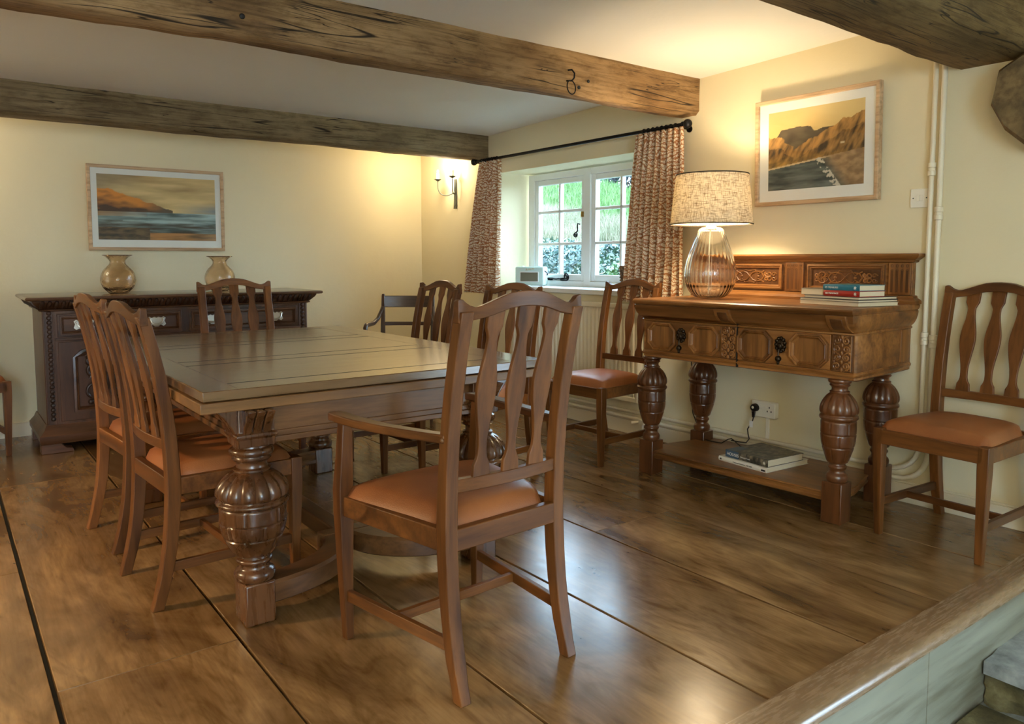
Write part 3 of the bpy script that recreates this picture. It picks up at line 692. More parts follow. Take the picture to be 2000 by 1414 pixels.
# --- dark armchair in the corner
ca = thing('corner_armchair', 'dark mahogany armchair with scrolled arms in the corner behind the table', 'armchair', (2.80, 5.02, 0), R(180-37))
for s in (-1, 1):
    b = MB(); b.rects([(s*.185, -.03, 0, .028, .03), (s*.185, .01, .2, .032, .034), (s*.185, .02, .45, .034, .036), (s*.185, -.005, .7, .028, .03), (s*.185, -.03, .885, .022, .026), (s*.185, -.033, .90, .018, .022)]); b.build('back_leg', M['maho_z'], ca, bevel=.004)
    b = MB(); b.lathe([(.011, 0), (.016, .2), (.019, .40), (.022, .405), (.022, .43)], 14, (s*.215, .43)); b.build('front_leg', M['maho_z'], ca)
    pth = [(s*.187, -.012, .80), (s*.19, .03, .775), (s*.205, .09, .725), (s*.225, .16, .695), (s*.245, .24, .692), (s*.252, .30, .692), (s*.252, .335, .675), (s*.25, .345, .645), (s*.245, .33, .60), (s*.235, .34, .53), (s*.225, .37, .45)]
    b = MB(); b.tube(pth, [.014, .014, .015, .016, .016, .016, .016, .015, .013, .012, .012], 10); b.build('arm', M['maho_x'], ca)
b = MB(); b.loft([[(u, -.028-.02*(1-(u/.19)**2)-.011, .80), (u, -.028-.02*(1-(u/.19)**2)+.011, .80), (u, -.032-.02*(1-(u/.19)**2)+.011, .885), (u, -.032-.02*(1-(u/.19)**2)-.011, .885)] for u in [-.185+.37*i/12 for i in range(13)]]); b.build('crest_rail', M['maho_x'], ca, bevel=.004)
b = MB(); b.loft([[(u, -.008-.015*(1-(u/.19)**2)-.009, .665), (u, -.008-.015*(1-(u/.19)**2)+.009, .665), (u, -.008-.015*(1-(u/.19)**2)+.009, .692), (u, -.008-.015*(1-(u/.19)**2)-.009, .692)] for u in [-.185+.37*i/12 for i in range(13)]]); b.build('back_rail', M['maho_x'], ca, bevel=.003)
b = MB(); b.loft([[(-.19, .0, z), (.19, .0, z), (.235, .45, z), (-.235, .45, z)] for z in (.40, .445)]); b.build('seat_frame', M['maho_x'], ca, bevel=.004)
b = MB(); b.loft([[(-.175*k, .225-.2*k, z), (.175*k, .225-.2*k, z), (.215*k, .225+.2*k, z), (-.215*k, .225+.2*k, z)] for z, k in ((.445, 1), (.465, 1), (.475, .92))]); b.build('seat_cushion', M['leather'], ca, bevel=.006)

# ================================================================ TABLE
TK = [(0, .0), (.135, .135), (.215, .215), (.385, .385), (.49, .49), (.57, .57)]
def turned(b, c, rs, zk, n=112, lobes=14):
    """urn-shaped gadrooned leg; zk maps the base heights to real ones"""
    def Z(z):
        base = [0, .135, .215, .385, .49, .575]
        for i in range(5):
            if z <= base[i+1]: return zk[i]+(zk[i+1]-zk[i])*(z-base[i])/(base[i+1]-base[i])
        return zk[5]
    P = [(.055, .135), (.060, .139), (.064, .150), (.064, .160), (.058, .170), (.050, .174), (.046, .182), (.047, .190), (.054, .196), (.056, .201), (.054, .206), (.048, .209), (.047, .216)]
    urn = [(.060, .221), (.066, .228)]+[(.066+.037*sin(pi/2*min(1, k/15)), .228+.147*k/21) for k in range(1, 22)]+[(.100, .379), (.1035, .383), (.112, .389), (.113, .394), (.110, .399), (.104, .402)]
    gad = [(.103, .405), (.1085, .411), (.1105, .420), (.1095, .432), (.104, .445), (.096, .457), (.086, .468), (.075, .477), (.064, .484), (.056, .488)]
    top = [(.054, .490), (.058, .493), (.058, .498), (.048, .502), (.046, .512), (.048, .520), (.056, .525), (.060, .530), (.056, .534), (.055, .538), (.065, .543), (.069, .552), (.066, .561), (.056, .567), (.055, .575)]
    def rf(r, z, th):
        rr = r
        if .228 < z < .376:
            rows = 3; h = .148/rows; q = (z-.228)/h; k = int(q); fz = abs((q-k)-.5)*h
            fz = h/2-fz
            d = .0
            if fz < .0042 and 0 < k+0: d = .0038 if (q-k) < .5 else d
            per = 2*pi/6; ph = ((th+(k % 2)*per/2) % per); dist = min(ph, per-ph)*r
            if dist < .0036: d = .0036
            rr = r-d+.0012*noise.noise((th*6, z*50, 1))
        elif .403 < z < .4885:
            env = min(1, (z-.403)/.012)*min(1, (.4885-z)/.012)
            rr = r*(1+env*(.10*abs(sin(lobes*th/2))**.6-.075))
        return rr*rs
    prof = []
    pts = P+urn+gad+top
    for (a, z), (a2, z2) in zip(pts, pts[1:]):
        k = 2 if z2-z > .0045 else 1
        for i in range(k): prof.append((a+(a2-a)*i/k, z+(z2-z)*i/k))
    prof.append(pts[-1])
    rings = [[(c[0]+rf(r, z, 2*pi*j/n)*cos(2*pi*j/n), c[1]+rf(r, z, 2*pi*j/n)*sin(2*pi*j/n), Z(z)) for j in range(n)] for r, z in prof]
    b.loft(rings)
tb = thing('dining_table', 'large oak draw leaf dining table with carved bulbous legs', 'table', (1.2675, 3.315, 0))
ox, oy = 1.2675, 3.315
TX0, TX1, TY0, TY1 = .615, 1.92, 2.342, 4.285
b = MB(); b.box(TX0-ox, TX1-ox, TY0-oy, TY1-oy, .7285, .76); top = b.build('tabletop', [M['table_top']], tb, bevel=.003)
b = MB(); e = .0004
for y in (2.468, 2.962, 3.084, 3.58, 3.702, 4.17): b.box(.725-ox, 1.765-ox, y-oy-.003, y-oy+.003, .7598, .76+e)
b.build('inlay_line', M['dark_hole'], top, smooth=0)
b = MB()
for x in (.722, 1.772): b.box(x-ox-.0008, x-ox+.0008, 2.36-oy, 4.27-oy, .7598, .76+e*.7)
b.build('breadboard_seam', M['table_leg'], top, smooth=0)
for y0, y1 in ((2.332, 3.29), (3.32, 4.295)):
    b = MB(); b.box(.605-ox, 1.928-ox, y0-oy, y1-oy, .694, .7265); b.build('draw_leaf', M['table_edge'], tb, bevel=.003)
LX0, LX1, LY0, LY1 = .775, 1.64, 2.405, 3.93
for x, y in ((LX0, LY0), (LX1, LY0), (LX0, LY1), (LX1, LY1)):
    b = MB(); b.box(x-ox-.048, x-ox+.048, y-oy-.055, y-oy+.055, 0, .135); b.build('leg_block', M['table_leg'], tb, bevel=.006)
    b = MB(); turned(b, (x-ox, y-oy), 1.0, (0, .135, .215, .385, .49, .575)); lo = b.build('leg', M['table_leg'], tb, smooth=50)
    b = MB(); sx = -1 if x < ox else 1; sy = -1 if y < oy else 1
    b.rects([(x-ox, y-oy, .572, .112, .112), (x-ox, y-oy, .60, .118, .118), (x-ox, y-oy, .604, .13, .13), (x-ox, y-oy, .614, .13, .13), (x-ox, y-oy, .62, .112, .112), (x-ox, y-oy, .694, .112, .112)])
    # flaring bracket with flutes under the top
    for dx, dy in ((sx, 0), (0, sy)):
        for k in (-1, 0, 1):
            cxx, cyy = x-ox+dx*.056+(.03*k if dx == 0 else 0), y-oy+dy*.056+(.03*k if dy == 0 else 0)
            wx, wy_ = (.012, .026) if dx else (.026, .012)
            b.rects([(cxx, cyy, .615, wx, wy_), (cxx+dx*.006, cyy+dy*.006, .64, wx+dx*dx*.012, wy_+dy*dy*.012), (cxx+dx*.018, cyy+dy*.018, .67, wx+dx*dx*.03, wy_+dy*dy*.03), (cxx+dx*.028, cyy+dy*.028, .693, wx+dx*dx*.05, wy_+dy*dy*.05)])
    b.build('corbel', M['table_leg'], lo, bevel=.003)
b = MB()
for (x0, x1, y0, y1) in ((LX0, LX1, LY0-.028, LY0+.0), (LX0, LX1, LY1, LY1+.028), (LX0-.028, LX0, LY0, LY1), (LX1, LX1+.028, LY0, LY1)):
    b.box(x0-ox, x1-ox, y0-oy, y1-oy, .602, .70)
    b.box(x0-ox-.006, x1-ox+.006, y0-oy-.006, y1-oy+.006, .592, .612); b.box(x0-ox-.012, x1-ox+.012, y0-oy-.012, y1-oy+.012, .575, .594)
b.build('apron', M['table_x'], tb, bevel=.003)
# stretchers: two quarter arcs at each end joined to a long central bar
cx = (LX0+LX1)/2
sec = [(-.042, .055), (.042, .055), (.050, .062), (.050, .078), (.043, .086), (.048, .098), (.048, .118), (.040, .128), (-.040, .128), (-.048, .118), (-.048, .06)]
for sy in (-1, 1):
    yl = LY0 if sy < 0 else LY1
    for sx in (-1, 1):
        x0 = LX0+.02 if sx < 0 else LX1-.02; xe = cx+sx*.052
        ctr = (x0, yl-sy*.27); rx, ry = abs(xe-x0), .27
        rings = []
        for k in range(15):
            a = pi/2*k/14; p = Vector((ctr[0]-sx*rx*sin(a), ctr[1]+sy*ry*cos(a), 0)); tg = Vector((-sx*rx*cos(a), -sy*ry*sin(a), 0)).normalized(); nn = Vector((-tg.y, tg.x, 0))*(1 if sx*sy > 0 else -1)
            rings.append([(p.x+nn.x*o-ox, p.y+nn.y*o-oy, z) for o, z in sec])
        b = MB(); b.loft(rings); b.build('curved_stretcher', M['table_x'], tb, smooth=35)
b = MB(); b.box(cx-.036-ox, cx+.036-ox, LY0+.24-oy, LY1-.24-oy, .058, .126); b.box(cx-.1-ox, cx+.1-ox, LY0+.235-oy, LY0+.30-oy, .056, .130); b.box(cx-.1-ox, cx+.1-ox, LY1-.30-oy, LY1-.235-oy, .056, .130)
b.build('stretcher', M['table_y'], tb, bevel=.006)

# ================================================================ CARVED DRESSER
ds = thing('carved_dresser', 'carved oak serving dresser with low back board on bulbous turned legs', 'dresser', (3.10, 2.31, 0), R(3.4))
# local: x = depth (0 front leg line, + to wall), y = along the wall (+ away from the camera)
HW = .52
LEGS = [(0, HW-.0), (0, -HW), (.40, HW-.04), (.425, -HW+.01)]
for x, y in LEGS:
    b = MB(); b.box(x-.046, x+.046, y-.046, y+.046, 0, .182); b.build('leg_block', M['dress_leg'], ds, bevel=.004)
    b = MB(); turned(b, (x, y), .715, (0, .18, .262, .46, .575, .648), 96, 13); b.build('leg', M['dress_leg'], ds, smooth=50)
P = [(-.04, HW+.03), (-.04, -HW-.03), (.44, -HW-.015), (.50, -HW+.06), (.50, HW-.06), (.44, HW+.0)]
shelf = lambda k: [(x*1+(.0), y) for x, y in [(-.035+k, HW+.02-k), (-.035+k, -HW-.02+k), (.14, -HW-.02+k), (.46-k, -HW+.05+k), (.46-k, HW-.05-k), (.14, HW+.02-k)]]
b = MB(); b.loft([[(x, y, z) for x, y in shelf(k)] for z, k in ((.088, .012), (.094, .004), (.106, .0), (.110, .006), (.122, .006), (.127, .0), (.132, .004))])
b.build('shelf', M['dress_y'], ds, bevel=.001)
def plan(o, cl=.07):
    """case outline, o = overhang"""
    return [(-.055-o, .545+o*.2), (-.055-o, -.603-o*.3), (-.04-o*.7, -.612-o*.3), (.52, -.600-o*.45), (.52, .55+o*.45)]
def ring_stack(b, lv): b.loft([[(x, y, z) for x, y in plan(o)] for z, o in lv])
b = MB(); ring_stack(b, [(.634, -.03), (.640, -.012), (.650, -.012), (.654, -.002), (.664, .004), (.668, -.004), (.672, -.006)]); b.build('base_moulding', M['dress_y'], ds)
b = MB(); ring_stack(b, [(.672, -.012), (.834, -.012)]); case = b.build('case', M['dress_y'], ds)
b = MB(); ring_stack(b, [(.831, -.012), (.833, .0), (.840, .002), (.843, -.008), (.846, -.006), (.852, .010), (.862, .025), (.877, .040), (.894, .050), (.908, .055), (.916, .056), (.918, .048), (.924, .050)]); b.build('cove_frieze', M['dress_y'], ds, smooth=60)
b = MB(); ring_stack(b, [(.923, .055), (.929, .064), (.936, .068), (.943, .066), (.948, .058)]); b.build('top', M['dress_y'], ds, smooth=30)
XF = -.055+.012
def octa(cy, cz, hw, hh):
    c = min(hw, hh)*.5; return [(cy-hw, cz-hh+c), (cy-hw+c, cz-hh), (cy+hw-c, cz-hh), (cy+hw, cz-hh+c), (cy+hw, cz+hh-c), (cy+hw-c, cz+hh), (cy-hw+c, cz+hh), (cy-hw, cz+hh-c)]
def mould(b, cy, cz, hw, hh, x, f, steps=((0, 0), (.001, .010), (.006, .012), (.010, .007), (.014, .009), (.019, .003), (.022, .0015))):
    b.loft([[(x-h*f, y, z) for y, z in octa(cy, cz, hw-i, hh-i)] for i, h in steps], caps=False)
    b.add([(x-.002*f, y, z) for y, z in octa(cy, cz, hw-.022, hh-.022)], [tuple(range(8))])
for (ya, yb_), o1, hy, o2, cy, dx in (((.525, .062), .414, .289, .151, .012, 0), ((-.040, -.500), -.134, -.269, -.402, -.552, -.006)):
    dr = MB(); dr.box(XF-.006+dx, XF+.01, yb_, ya, .676, .830); dro = dr.build('drawer', M['dress_y'], ds, bevel=.002)
    for cyo in (o1, o2):
        b = MB(); mould(b, cyo, .753, .092, .074, XF-.006+dx, 1, ((0, 0), (.001, .015), (.006, .017), (.010, .010), (.014, .013), (.019, .004), (.022, .0015))); b.build('octagon_moulding', M['dress_z'], dro, smooth=25)
    b = MB(); x = XF-.012+dx
    b.ball((x, hy, .768), .026, 10, .5, .9, 1.2)
    for k in range(11): a = 2*pi*k/11; b.ball((x-.004, hy+.021*cos(a), .768+.030*sin(a)), .0092, 7)
    b.ball((x-.010, hy, .762), .013, 8, .7, .9, 1.3)
    b.tube([(x-.012, hy, .75), (x-.02, hy, .735), (x-.02, hy, .72)], .004, 7); b.ball((x-.02, hy, .705), .0145, 9); b.ball((x-.02, hy, .688), .007, 7, 1, 1, 1.6)
    b.build('drop_handle', M['brass_dark'], dro)
    # carved stile to the right of each drawer
    b = MB(); b.box(XF-.010+dx, XF+.01, cy-.044, cy+.044, .674, .832); sto = b.build('carved_stile', M['dress_dark'], ds, bevel=.002)
    b = MB(); x = XF-.0115+dx
    for sy in (-1, 1):
        for kz, cz in enumerate((.699, .736, .772, .808)):
            q = spiral((0, 0), .0165, .003, pi/2 if kz % 2 else -pi/2, 1.5*sy, 20)
            b.tube([(x, cy+sy*.020+u, cz+v) for u, v in q], .0038, 6)
    for cz in (.684, .7175, .754, .790, .823): b.ball((x, cy, cz), .0075, 8, .6, 1, 1.4)
    for sy in (-1, 1):
        for cz in (.7175, .754, .79): b.ball((x, cy+sy*.034, cz), .0055, 7, .6, 1, 1.2)
    b.tube([(x, cy-.040, .679), (x, cy-.040, .828), (x, cy+.040, .828), (x, cy+.040, .679)], .002, 5, True)
    b.build('scroll_carving', M['dress_z'], sto)
    # square block on the cove above
    b = MB(); b.loft([[(XF-o+dx, y, z) for y in (cy-.044, cy+.044)]+[(XF+.03, cy+.044, z), (XF+.03, cy-.044, z)] for z, o in ((.844, .010), (.852, .027), (.862, .043), (.877, .060), (.894, .071), (.908, .078), (.917, .079))])
    bo = b.build('frieze_block', M['dress_y'], ds, bevel=.002)
    b = MB(); b.loft([[(XF-o+dx-.002, y, z) for y in (cy-.028, cy+.028)]+[(XF+.03, cy+.028, z), (XF+.03, cy-.028, z)] for z, o in ((.856, .035), (.866, .049), (.88, .063), (.903, .0755))]); b.build('block_panel', M['dress_dark'], bo, bevel=.004)
b = MB(); b.box(XF-.014, XF+.02, -.0385, -.0345, .64, .92); b.build('centre_joint', M['dark_hole'], ds)
b = MB(); b.box(.40, .47, -.604, -.58, .680, .830); b.build('side_stile', M['dress_z'], ds, bevel=.002)
# back board
BX = .470; BY0, BY1 = -.612, .575
bb = MB(); bb.box(BX, BX+.035, BY0, BY1, .948, 1.16); bo = bb.build('back_board', M['dress_y'], ds, bevel=.002)
b = MB()
def str_mould(b, prof):
    b.loft([[(BX-o, BY0-o, z), (BX+.035, BY0-o, z), (BX+.035, BY1+o, z), (BX-o, BY1+o, z)] for z, o in prof])
str_mould(b, [(1.138, .004), (1.142, .012), (1.150, .014), (1.154, .022), (1.164, .034), (1.172, .040), (1.178, .040), (1.181, .034)]); b.build('cornice', M['dress_y'], bo, smooth=25)
b = MB(); str_mould(b, [(.947, .03), (.962, .03), (.968, .024), (.975, .012), (.985, .010), (.988, .002)]); b.build('board_base_moulding', M['dress_y'], bo, smooth=25)
for y0, y1 in ((-.608, -.508), (-.080, .020), (.452, .552)):
    b = MB(); b.box(BX-.012, BX+.01, y0, y1, .988, 1.138); po = b.build('fluted_pilaster', M['dress_z'], bo, bevel=.002)
    b = MB()
    for k in range(4):
        yy = y0+.0155+.023*k; b.box(BX-.0125, BX-.0118, yy-.006, yy+.006, 1.0, 1.102); b.tube([(BX-.0122, yy-.006+.012*q/8, 1.102+.006*sin(pi*q/8)) for q in range(9)], .0012, 4)
        b.tube([(BX-.0122, yy+.005*cos(a), 1.123+.006*sin(a)) for a in [2*pi*q/10 for q in range(10)]], .0016, 5, True)
    b.build('flute', M['dress_dark'], po)
for y0, y1 in ((-.490, -.100), (.040, .432)):
    b = MB(); cy, cz, hw, hh = (y0+y1)/2, 1.063, (y1-y0)/2, .066
    rect = lambda i: [(cy-hw+i, cz-hh+i), (cy+hw-i, cz-hh+i), (cy+hw-i, cz+hh-i), (cy-hw+i, cz+hh-i)]
    b.loft([[(BX-h, y, z) for y, z in rect(i)] for i, h in ((0, 0), (.001, .014), (.008, .016), (.012, .010), (.018, .011), (.024, .002))], caps=False)
    pf = b.build('panel_moulding', M['dress_y'], bo, smooth=25)
    b = MB(); x = BX-.002
    for sx in (-1, 1):
        for c, rr, a0 in ((.115, .030, 0), (.145, .018, pi), (.098, .016, pi/2)):
            for sz in (-1, 1):
                q = spiral((0, 0), rr*.75, .003, a0, 1.2*sx*sz, 20); b.tube([(x, cy+sx*c+u, cz+sz*.012+v*.85) for u, v in q], .0034, 5)
    for sz in (-1, 1):
        b.tube([(x, cy+u, cz+sz*v) for u, v in ((-.085, .0), (-.07, .022), (-.045, .026), (-.02, .02), (0, 0), (.02, -.02), (.045, -.026), (.07, -.022), (.085, 0))], .0036, 5)
        b.tube([(x, cy+u, cz+sz*v) for u, v in ((-.085, .03), (-.05, .012), (-.03, .034), (0, .028), (.03, .034), (.05, .012), (.085, .03))], .003, 5)
    for u in (-.05, 0, .05): b.ball((x, cy+u, cz), .008, 8, .5)
    b.build('carved_relief', M['dress_z'], pf)
b = MB(); b.box(BX-.001, BX+.001, -.485, -.105, 1.02, 1.106); b.box(BX-.001, BX+.001, .045, .427, 1.02, 1.106); b.build('panel_ground', M['dress_dark'], bo)

# ================================================================ TABLE LAMP
LZ = .949
tl = thing('table_lamp', 'clear ribbed glass table lamp with oatmeal linen shade on the dresser', 'lamp', (3.25, 2.60, LZ))
NR = 34
bp = [(.020, .004), (.045, .001), (.060, .004), (.085, .014), (.112, .045), (.128, .085), (.134, .125), (.131, .165), (.120, .21), (.104, .255), (.087, .30), (.072, .34), (.064, .358), (.052, .368), (.030, .372), (.012, .372)]
def smoothp(pts, k=3):
    out = []
    for i in range(len(pts)-1):
        p0, p1, p2, p3 = pts[max(i-1, 0)], pts[i], pts[i+1], pts[min(i+2, len(pts)-1)]
        for j in range(k):
            t = j/k; out.append(tuple(.5*((2*b_)+(-a+c)*t+(2*a-5*b_+4*c-d)*t*t+(-a+3*b_-3*c+d)*t**3) for a, b_, c, d in zip(p0, p1, p2, p3)))
    return out+[pts[-1]]
b = MB(); sp = smoothp(bp)
b.lathe(sp, NR*6, rf=lambda r, z, th: r*(1-.022*(1-abs(sin(NR*th/2)))*(1 if .01 < z < .36 else 0)))
inn = [(max(.004, r-.006), z+(.010 if z < .06 else (-.006 if z > .35 else 0))) for r, z in sp if r > .018]
inn = [(.004, inn[0][1])]+inn+[(.004, inn[-1][1])]
b.lathe(inn[::-1], 72); b.build('glass_body', M['glass'], tl, smooth=60)
MB().lathe([(.004, .02), (.004, .366)], 10).build('cable_tube', M['cream_plastic'], tl)
b = MB(); b.lathe([(.028, .372), (.026, .378), (.012, .382), (.011, .44), (.016, .445), (.016, .50), (.010, .505)], 20); b.build('lamp_holder', M['silver'], tl)
b = MB(); b.ball((0, 0, .545), .03, 10, 1, 1, 1.3); b.build('bulb', M['glow'], tl)
b = MB(); z0, z1 = .386, .640
b.lathe([(.2105, z0), (.1835, z1)], 72, caps=False); b.lathe([(.1815, z1), (.2085, z0)], 72, caps=False); sh = b.build('lamp_shade', M['linen'], tl, smooth=60)
for r, z in ((.211, z0), (.184, z1)): MB().lathe([(r-.003, z-.002), (r+.0012, z-.002), (r+.0012, z+.0035), (r-.003, z+.0035), (r-.003, z-.002)], 72, caps=False).build('shade_binding', M['shade_trim'], sh)
b = MB()
for k in range(3): a = 2*pi*k/3; b.tube([(.012*cos(a), .012*sin(a), .505), (.10*cos(a), .10*sin(a), .50), (.196*cos(a), .196*sin(a), .47)], .0015, 5)
b.build('shade_spider', M['silver'], sh)

# ================================================================ BOOKS
def cover(name, stops, scale=6, rough=.4): return mk_noise(name, stops, scale, rough, 0)
def book(label, loc, rz, L, D, T, mcov, spine=True, group=None, wrap=None):
    """local: spine along y at x=0 facing -x, pages towards +x; origin at the base centre of the spine"""
    t = thing('book', label, 'book', loc, rz, group); c = .0022
    b = MB(); b.box(0, D, -L/2, L/2, 0, c); b.box(0, D, -L/2, L/2, T-c, T)
    if spine: b.loft([[(x, -L/2, z), (x, L/2, z)] for x, z in ((.001, 0), (-.003, T*.2), (-.004, T*.5), (-.003, T*.8), (.001, T))], closed=False, caps=False); b.box(-.001, .001, -L/2, L/2, 0, T)
    co = b.build('cover', mcov, t, bevel=.0006)
    MB().box(.002, D-.004, -L/2+.004, L/2-.004, c, T-c).build('pages', M['paper'], t)
    return t, co
white_m = plain('white_book_cover', (.78, .72, .60), .4); cream_m = plain('cream_pamphlet_cover', (.66, .54, .34), .5)
teal_m = plain('teal_book_cover', (.012, .17, .26), .35); red_m = plain('red_book_cover', (.36, .016, .010), .35)
ink = plain('dark_ink', (.02, .02, .02), .5); wtxt = plain('white_lettering', (.85, .84, .78), .5); brown_m = mk_noise('taupe_book_cover', [(.3, (.12, .085, .05)), (.7, (.22, .16, .10))], 30, .6, 0)
dark_m = plain('dark_book_cover', (.03, .022, .015), .5)
hs_m = mk_noise('photo_book_jacket', [(.38, (.015, .015, .013)), (.5, (.07, .062, .045)), (.66, (.26, .21, .14))], 22, .3, 0, stretch=(1, 2, 1)); blue_m = plain('slate_blue_jacket', (.055, .10, .16), .35)
FACE = lambda x, y, z: Matrix.Translation((x, y, z)) @ Matrix(((0, 0, -1, 0), (-1, 0, 0, 0), (0, 1, 0, 0), (0, 0, 0, 1)))   # text read from -x side
GB = 'books on the dresser'
t, co = book('white spined book at the bottom of the pair on the dresser shelf', (3.150, 2.300, .1325), R(-4), .295, .32, .024, white_m, group=GB)
text('Treasured Possessions, 1500-1800', .0085, FACE(-.0046, .055, .0085), ink, t)
MB().box(-.0055, -.004, .128, .136, .008, .016).build('spine_badge', ink, t); MB().box(-.0055, -.004, -.142, -.120, .006, .014).build('spine_badge', ink, t)
t, co = book('thick photographic book on houses, upper of the pair on the dresser shelf', (3.165, 2.285, .157), R(-5), .262, .262, .036, hs_m, group=GB)
b = MB(); b.box(-.0052, -.0002, .05, .1312, .0005, .0358); b.box(0, .10, .075, .1312, .0352, .0364); b.build('blue_jacket_panel', blue_m, co)
text('HOUSES', .021, FACE(-.0056, .122, .011), wtxt, t)
text('National Trust', .010, FACE(-.0056, .035, .013), wtxt, t)
def leaf_mark(parent, y, z, s):
    b = MB()
    for k in range(7):
        a = k*2*pi/7+.4; b.prism([(0, 0), (s*.5*cos(a-.3), s*.5*sin(a-.3)), (s*cos(a), s*sin(a)), (s*.55*cos(a+.35), s*.55*sin(a+.35))], 0, .0006, lambda u, v, w: (-.0052-w, y-u, z+v))
    b.build('leaf_emblem', wtxt, parent, smooth=0)
leaf_mark(t, -.112, .018, .010)
bz = .9492; ang = R(-12)
def bd(u, d, z): # along spine (towards +y), depth
    return (3.205+u*sin(-ang)*1+d*cos(ang), 1.905+u*cos(ang)+d*sin(ang), z)
stack = [('cream pamphlet at the bottom of the stack on the dresser', 0, .0, .335, .25, .017, cream_m), ('thin dark edged book second from the bottom of the dresser stack', .0, .0, .335, .245, .011, dark_m), ('thin dark edged book third from the bottom of the dresser stack', -.01, .004, .31, .24, .0125, dark_m)]
z = bz
for lb, u, d, L, D, T, mm in stack:
    book(lb, bd(u, d, z), ang, L, D, T, mm, spine=False, group=GB); z += T+.0003
bx, by, bzz = bd(.105, .01, z); book('small taupe book lying at the left on the dresser stack', (bx, by, bzz), ang, .135, .19, .030, brown_m, spine=False, group=GB)
bx, by, bzz = bd(-.07, .004, z)
t, co = book('red book about paintings, under the teal book on the dresser', (bx, by, bzz), ang, .195, .16, .0255, red_m, group=GB); text('100 PAINTINGS', .011, FACE(-.0047, .088, .009), wtxt, t); leaf_mark(t, -.078, .0125, .009)
t, co = book('teal blue book about treasures, topmost on the dresser stack', (bx+.001, by+.002, bzz+.0258), ang, .197, .16, .026, teal_m, group=GB); text('125 TREASURES', .011, FACE(-.0047, .089, .009), wtxt, t); leaf_mark(t, -.078, .0130, .009)

# ================================================================ SOCKET, PLUG, SWITCH
sk = thing('wall_socket', 'cream double wall socket box low on the wall behind the dresser legs', 'socket', (XW, 2.518, .327))
MB().box(-.036, 0, -.076, .076, -.044, .044).build('socket_box', M['cream_plastic'], sk, bevel=.004)
b = MB()
for (y, z) in ((-.040, .016), (-.052, -.006), (-.028, -.006)): b.box(-.0366, -.0355, y-.0028, y+.0028, z-.0045, z+.0045)
b.build('pin_hole', M['dark_hole'], sk)
b = MB()
for y in (-.012, .012): b.box(-.039, -.034, y-.007, y+.007, .012, .027)
b.build('rocker', M['cream_plastic'], sk, bevel=.001)
MB().box(-.008, 0, -.021, .0, -.17, -.044).build('trunking', M['cream_plastic'], sk, bevel=.002)
pg = thing('mains_plug', 'black mains plug in the left half of the socket, its cable trailing to the shelf', 'plug', (XW-.036, 2.565, .327))
b = MB(); b.loft([[(x, .024*k*cos(a), .004+.024*k*sin(a)*(1 if sin(a) > 0 else .85)) for a in [2*pi*j/18 for j in range(18)]] for x, k in ((-.0006, 1), (-.018, .97), (-.024, .8))]); b.rects([(-.012, .004, -.05, .010, .010), (-.012, .004, -.018, .014, .018)]); b.build('plug_body', M['black_plastic'], pg)
b = MB(); b.lathe([(.0075, 0), (.0075, .001)], 14); b.xf(Matrix.Translation((-.0245, .002, .008)) @ Matrix.Rotation(R(-90), 4, 'Y')); b.build('plug_label', M['cream_plastic'], pg)
b = MB(); b.tube([(-.012, .004, -.048), (-.016, .008, -.075), (-.02, .022, -.10), (-.025, .032, -.12), (-.03, .024, -.145), (-.035, .012, -.17), (-.05, .02, -.191), (-.07, .06, -.191), (-.08, .10, -.188)], .0034, 8); b.build('cable', M['black_plastic'], pg)
b = MB(); b.box(-.026, -.0245, -.002, .02, -.105, -.07); b.build('cable_tag', M['mount'], pg)
lc = MB(); lc.tube([(3.45, 2.78, .1365), (3.44, 2.72, .1365), (3.455, 2.66, .1365), (3.46, 2.62, .165), (3.462, 2.60, .172), (3.465, 2.58, .16), (3.475, 2.55, .1365), (3.5, 2.50, .1365)], .003, 8)
tag(lc.build('lamp_flex', M['black_plastic']), 'black flex looping on the back of the dresser shelf', 'cable')
lf = MB(); lf.tube([(3.615, 3.02, .90), (3.617, 3.02, .6), (3.61, 3.01, .33), (3.58, 2.97, .24), (3.55, 2.90, .16), (3.53, 2.86, .138), (3.50, 2.83, .1365)], .003, 8)
tag(lf.build('lamp_flex', M['black_plastic']), 'black flex hanging down behind the dresser beside the left front leg', 'cable')
sw = thing('light_switch', 'cream light switch plate with two rockers beside the pipes', 'switch', (XW, 1.731, 1.435))
MB().box(-.009, 0, -.043, .043, -.043, .043).build('switch_plate', M['cream_plastic'], sw, bevel=.002)
for y in (-.009, .007): MB().box(-.013, -.008, y-.0075, y+.0075, -.014, .014).build('rocker', M['cream_plastic'], sw, bevel=.001)
b = MB()
for y in (-.03, .03): b.ball((-.009, y, 0), .0032, 6)
b.build('screw', M['iron_grey'], sw)

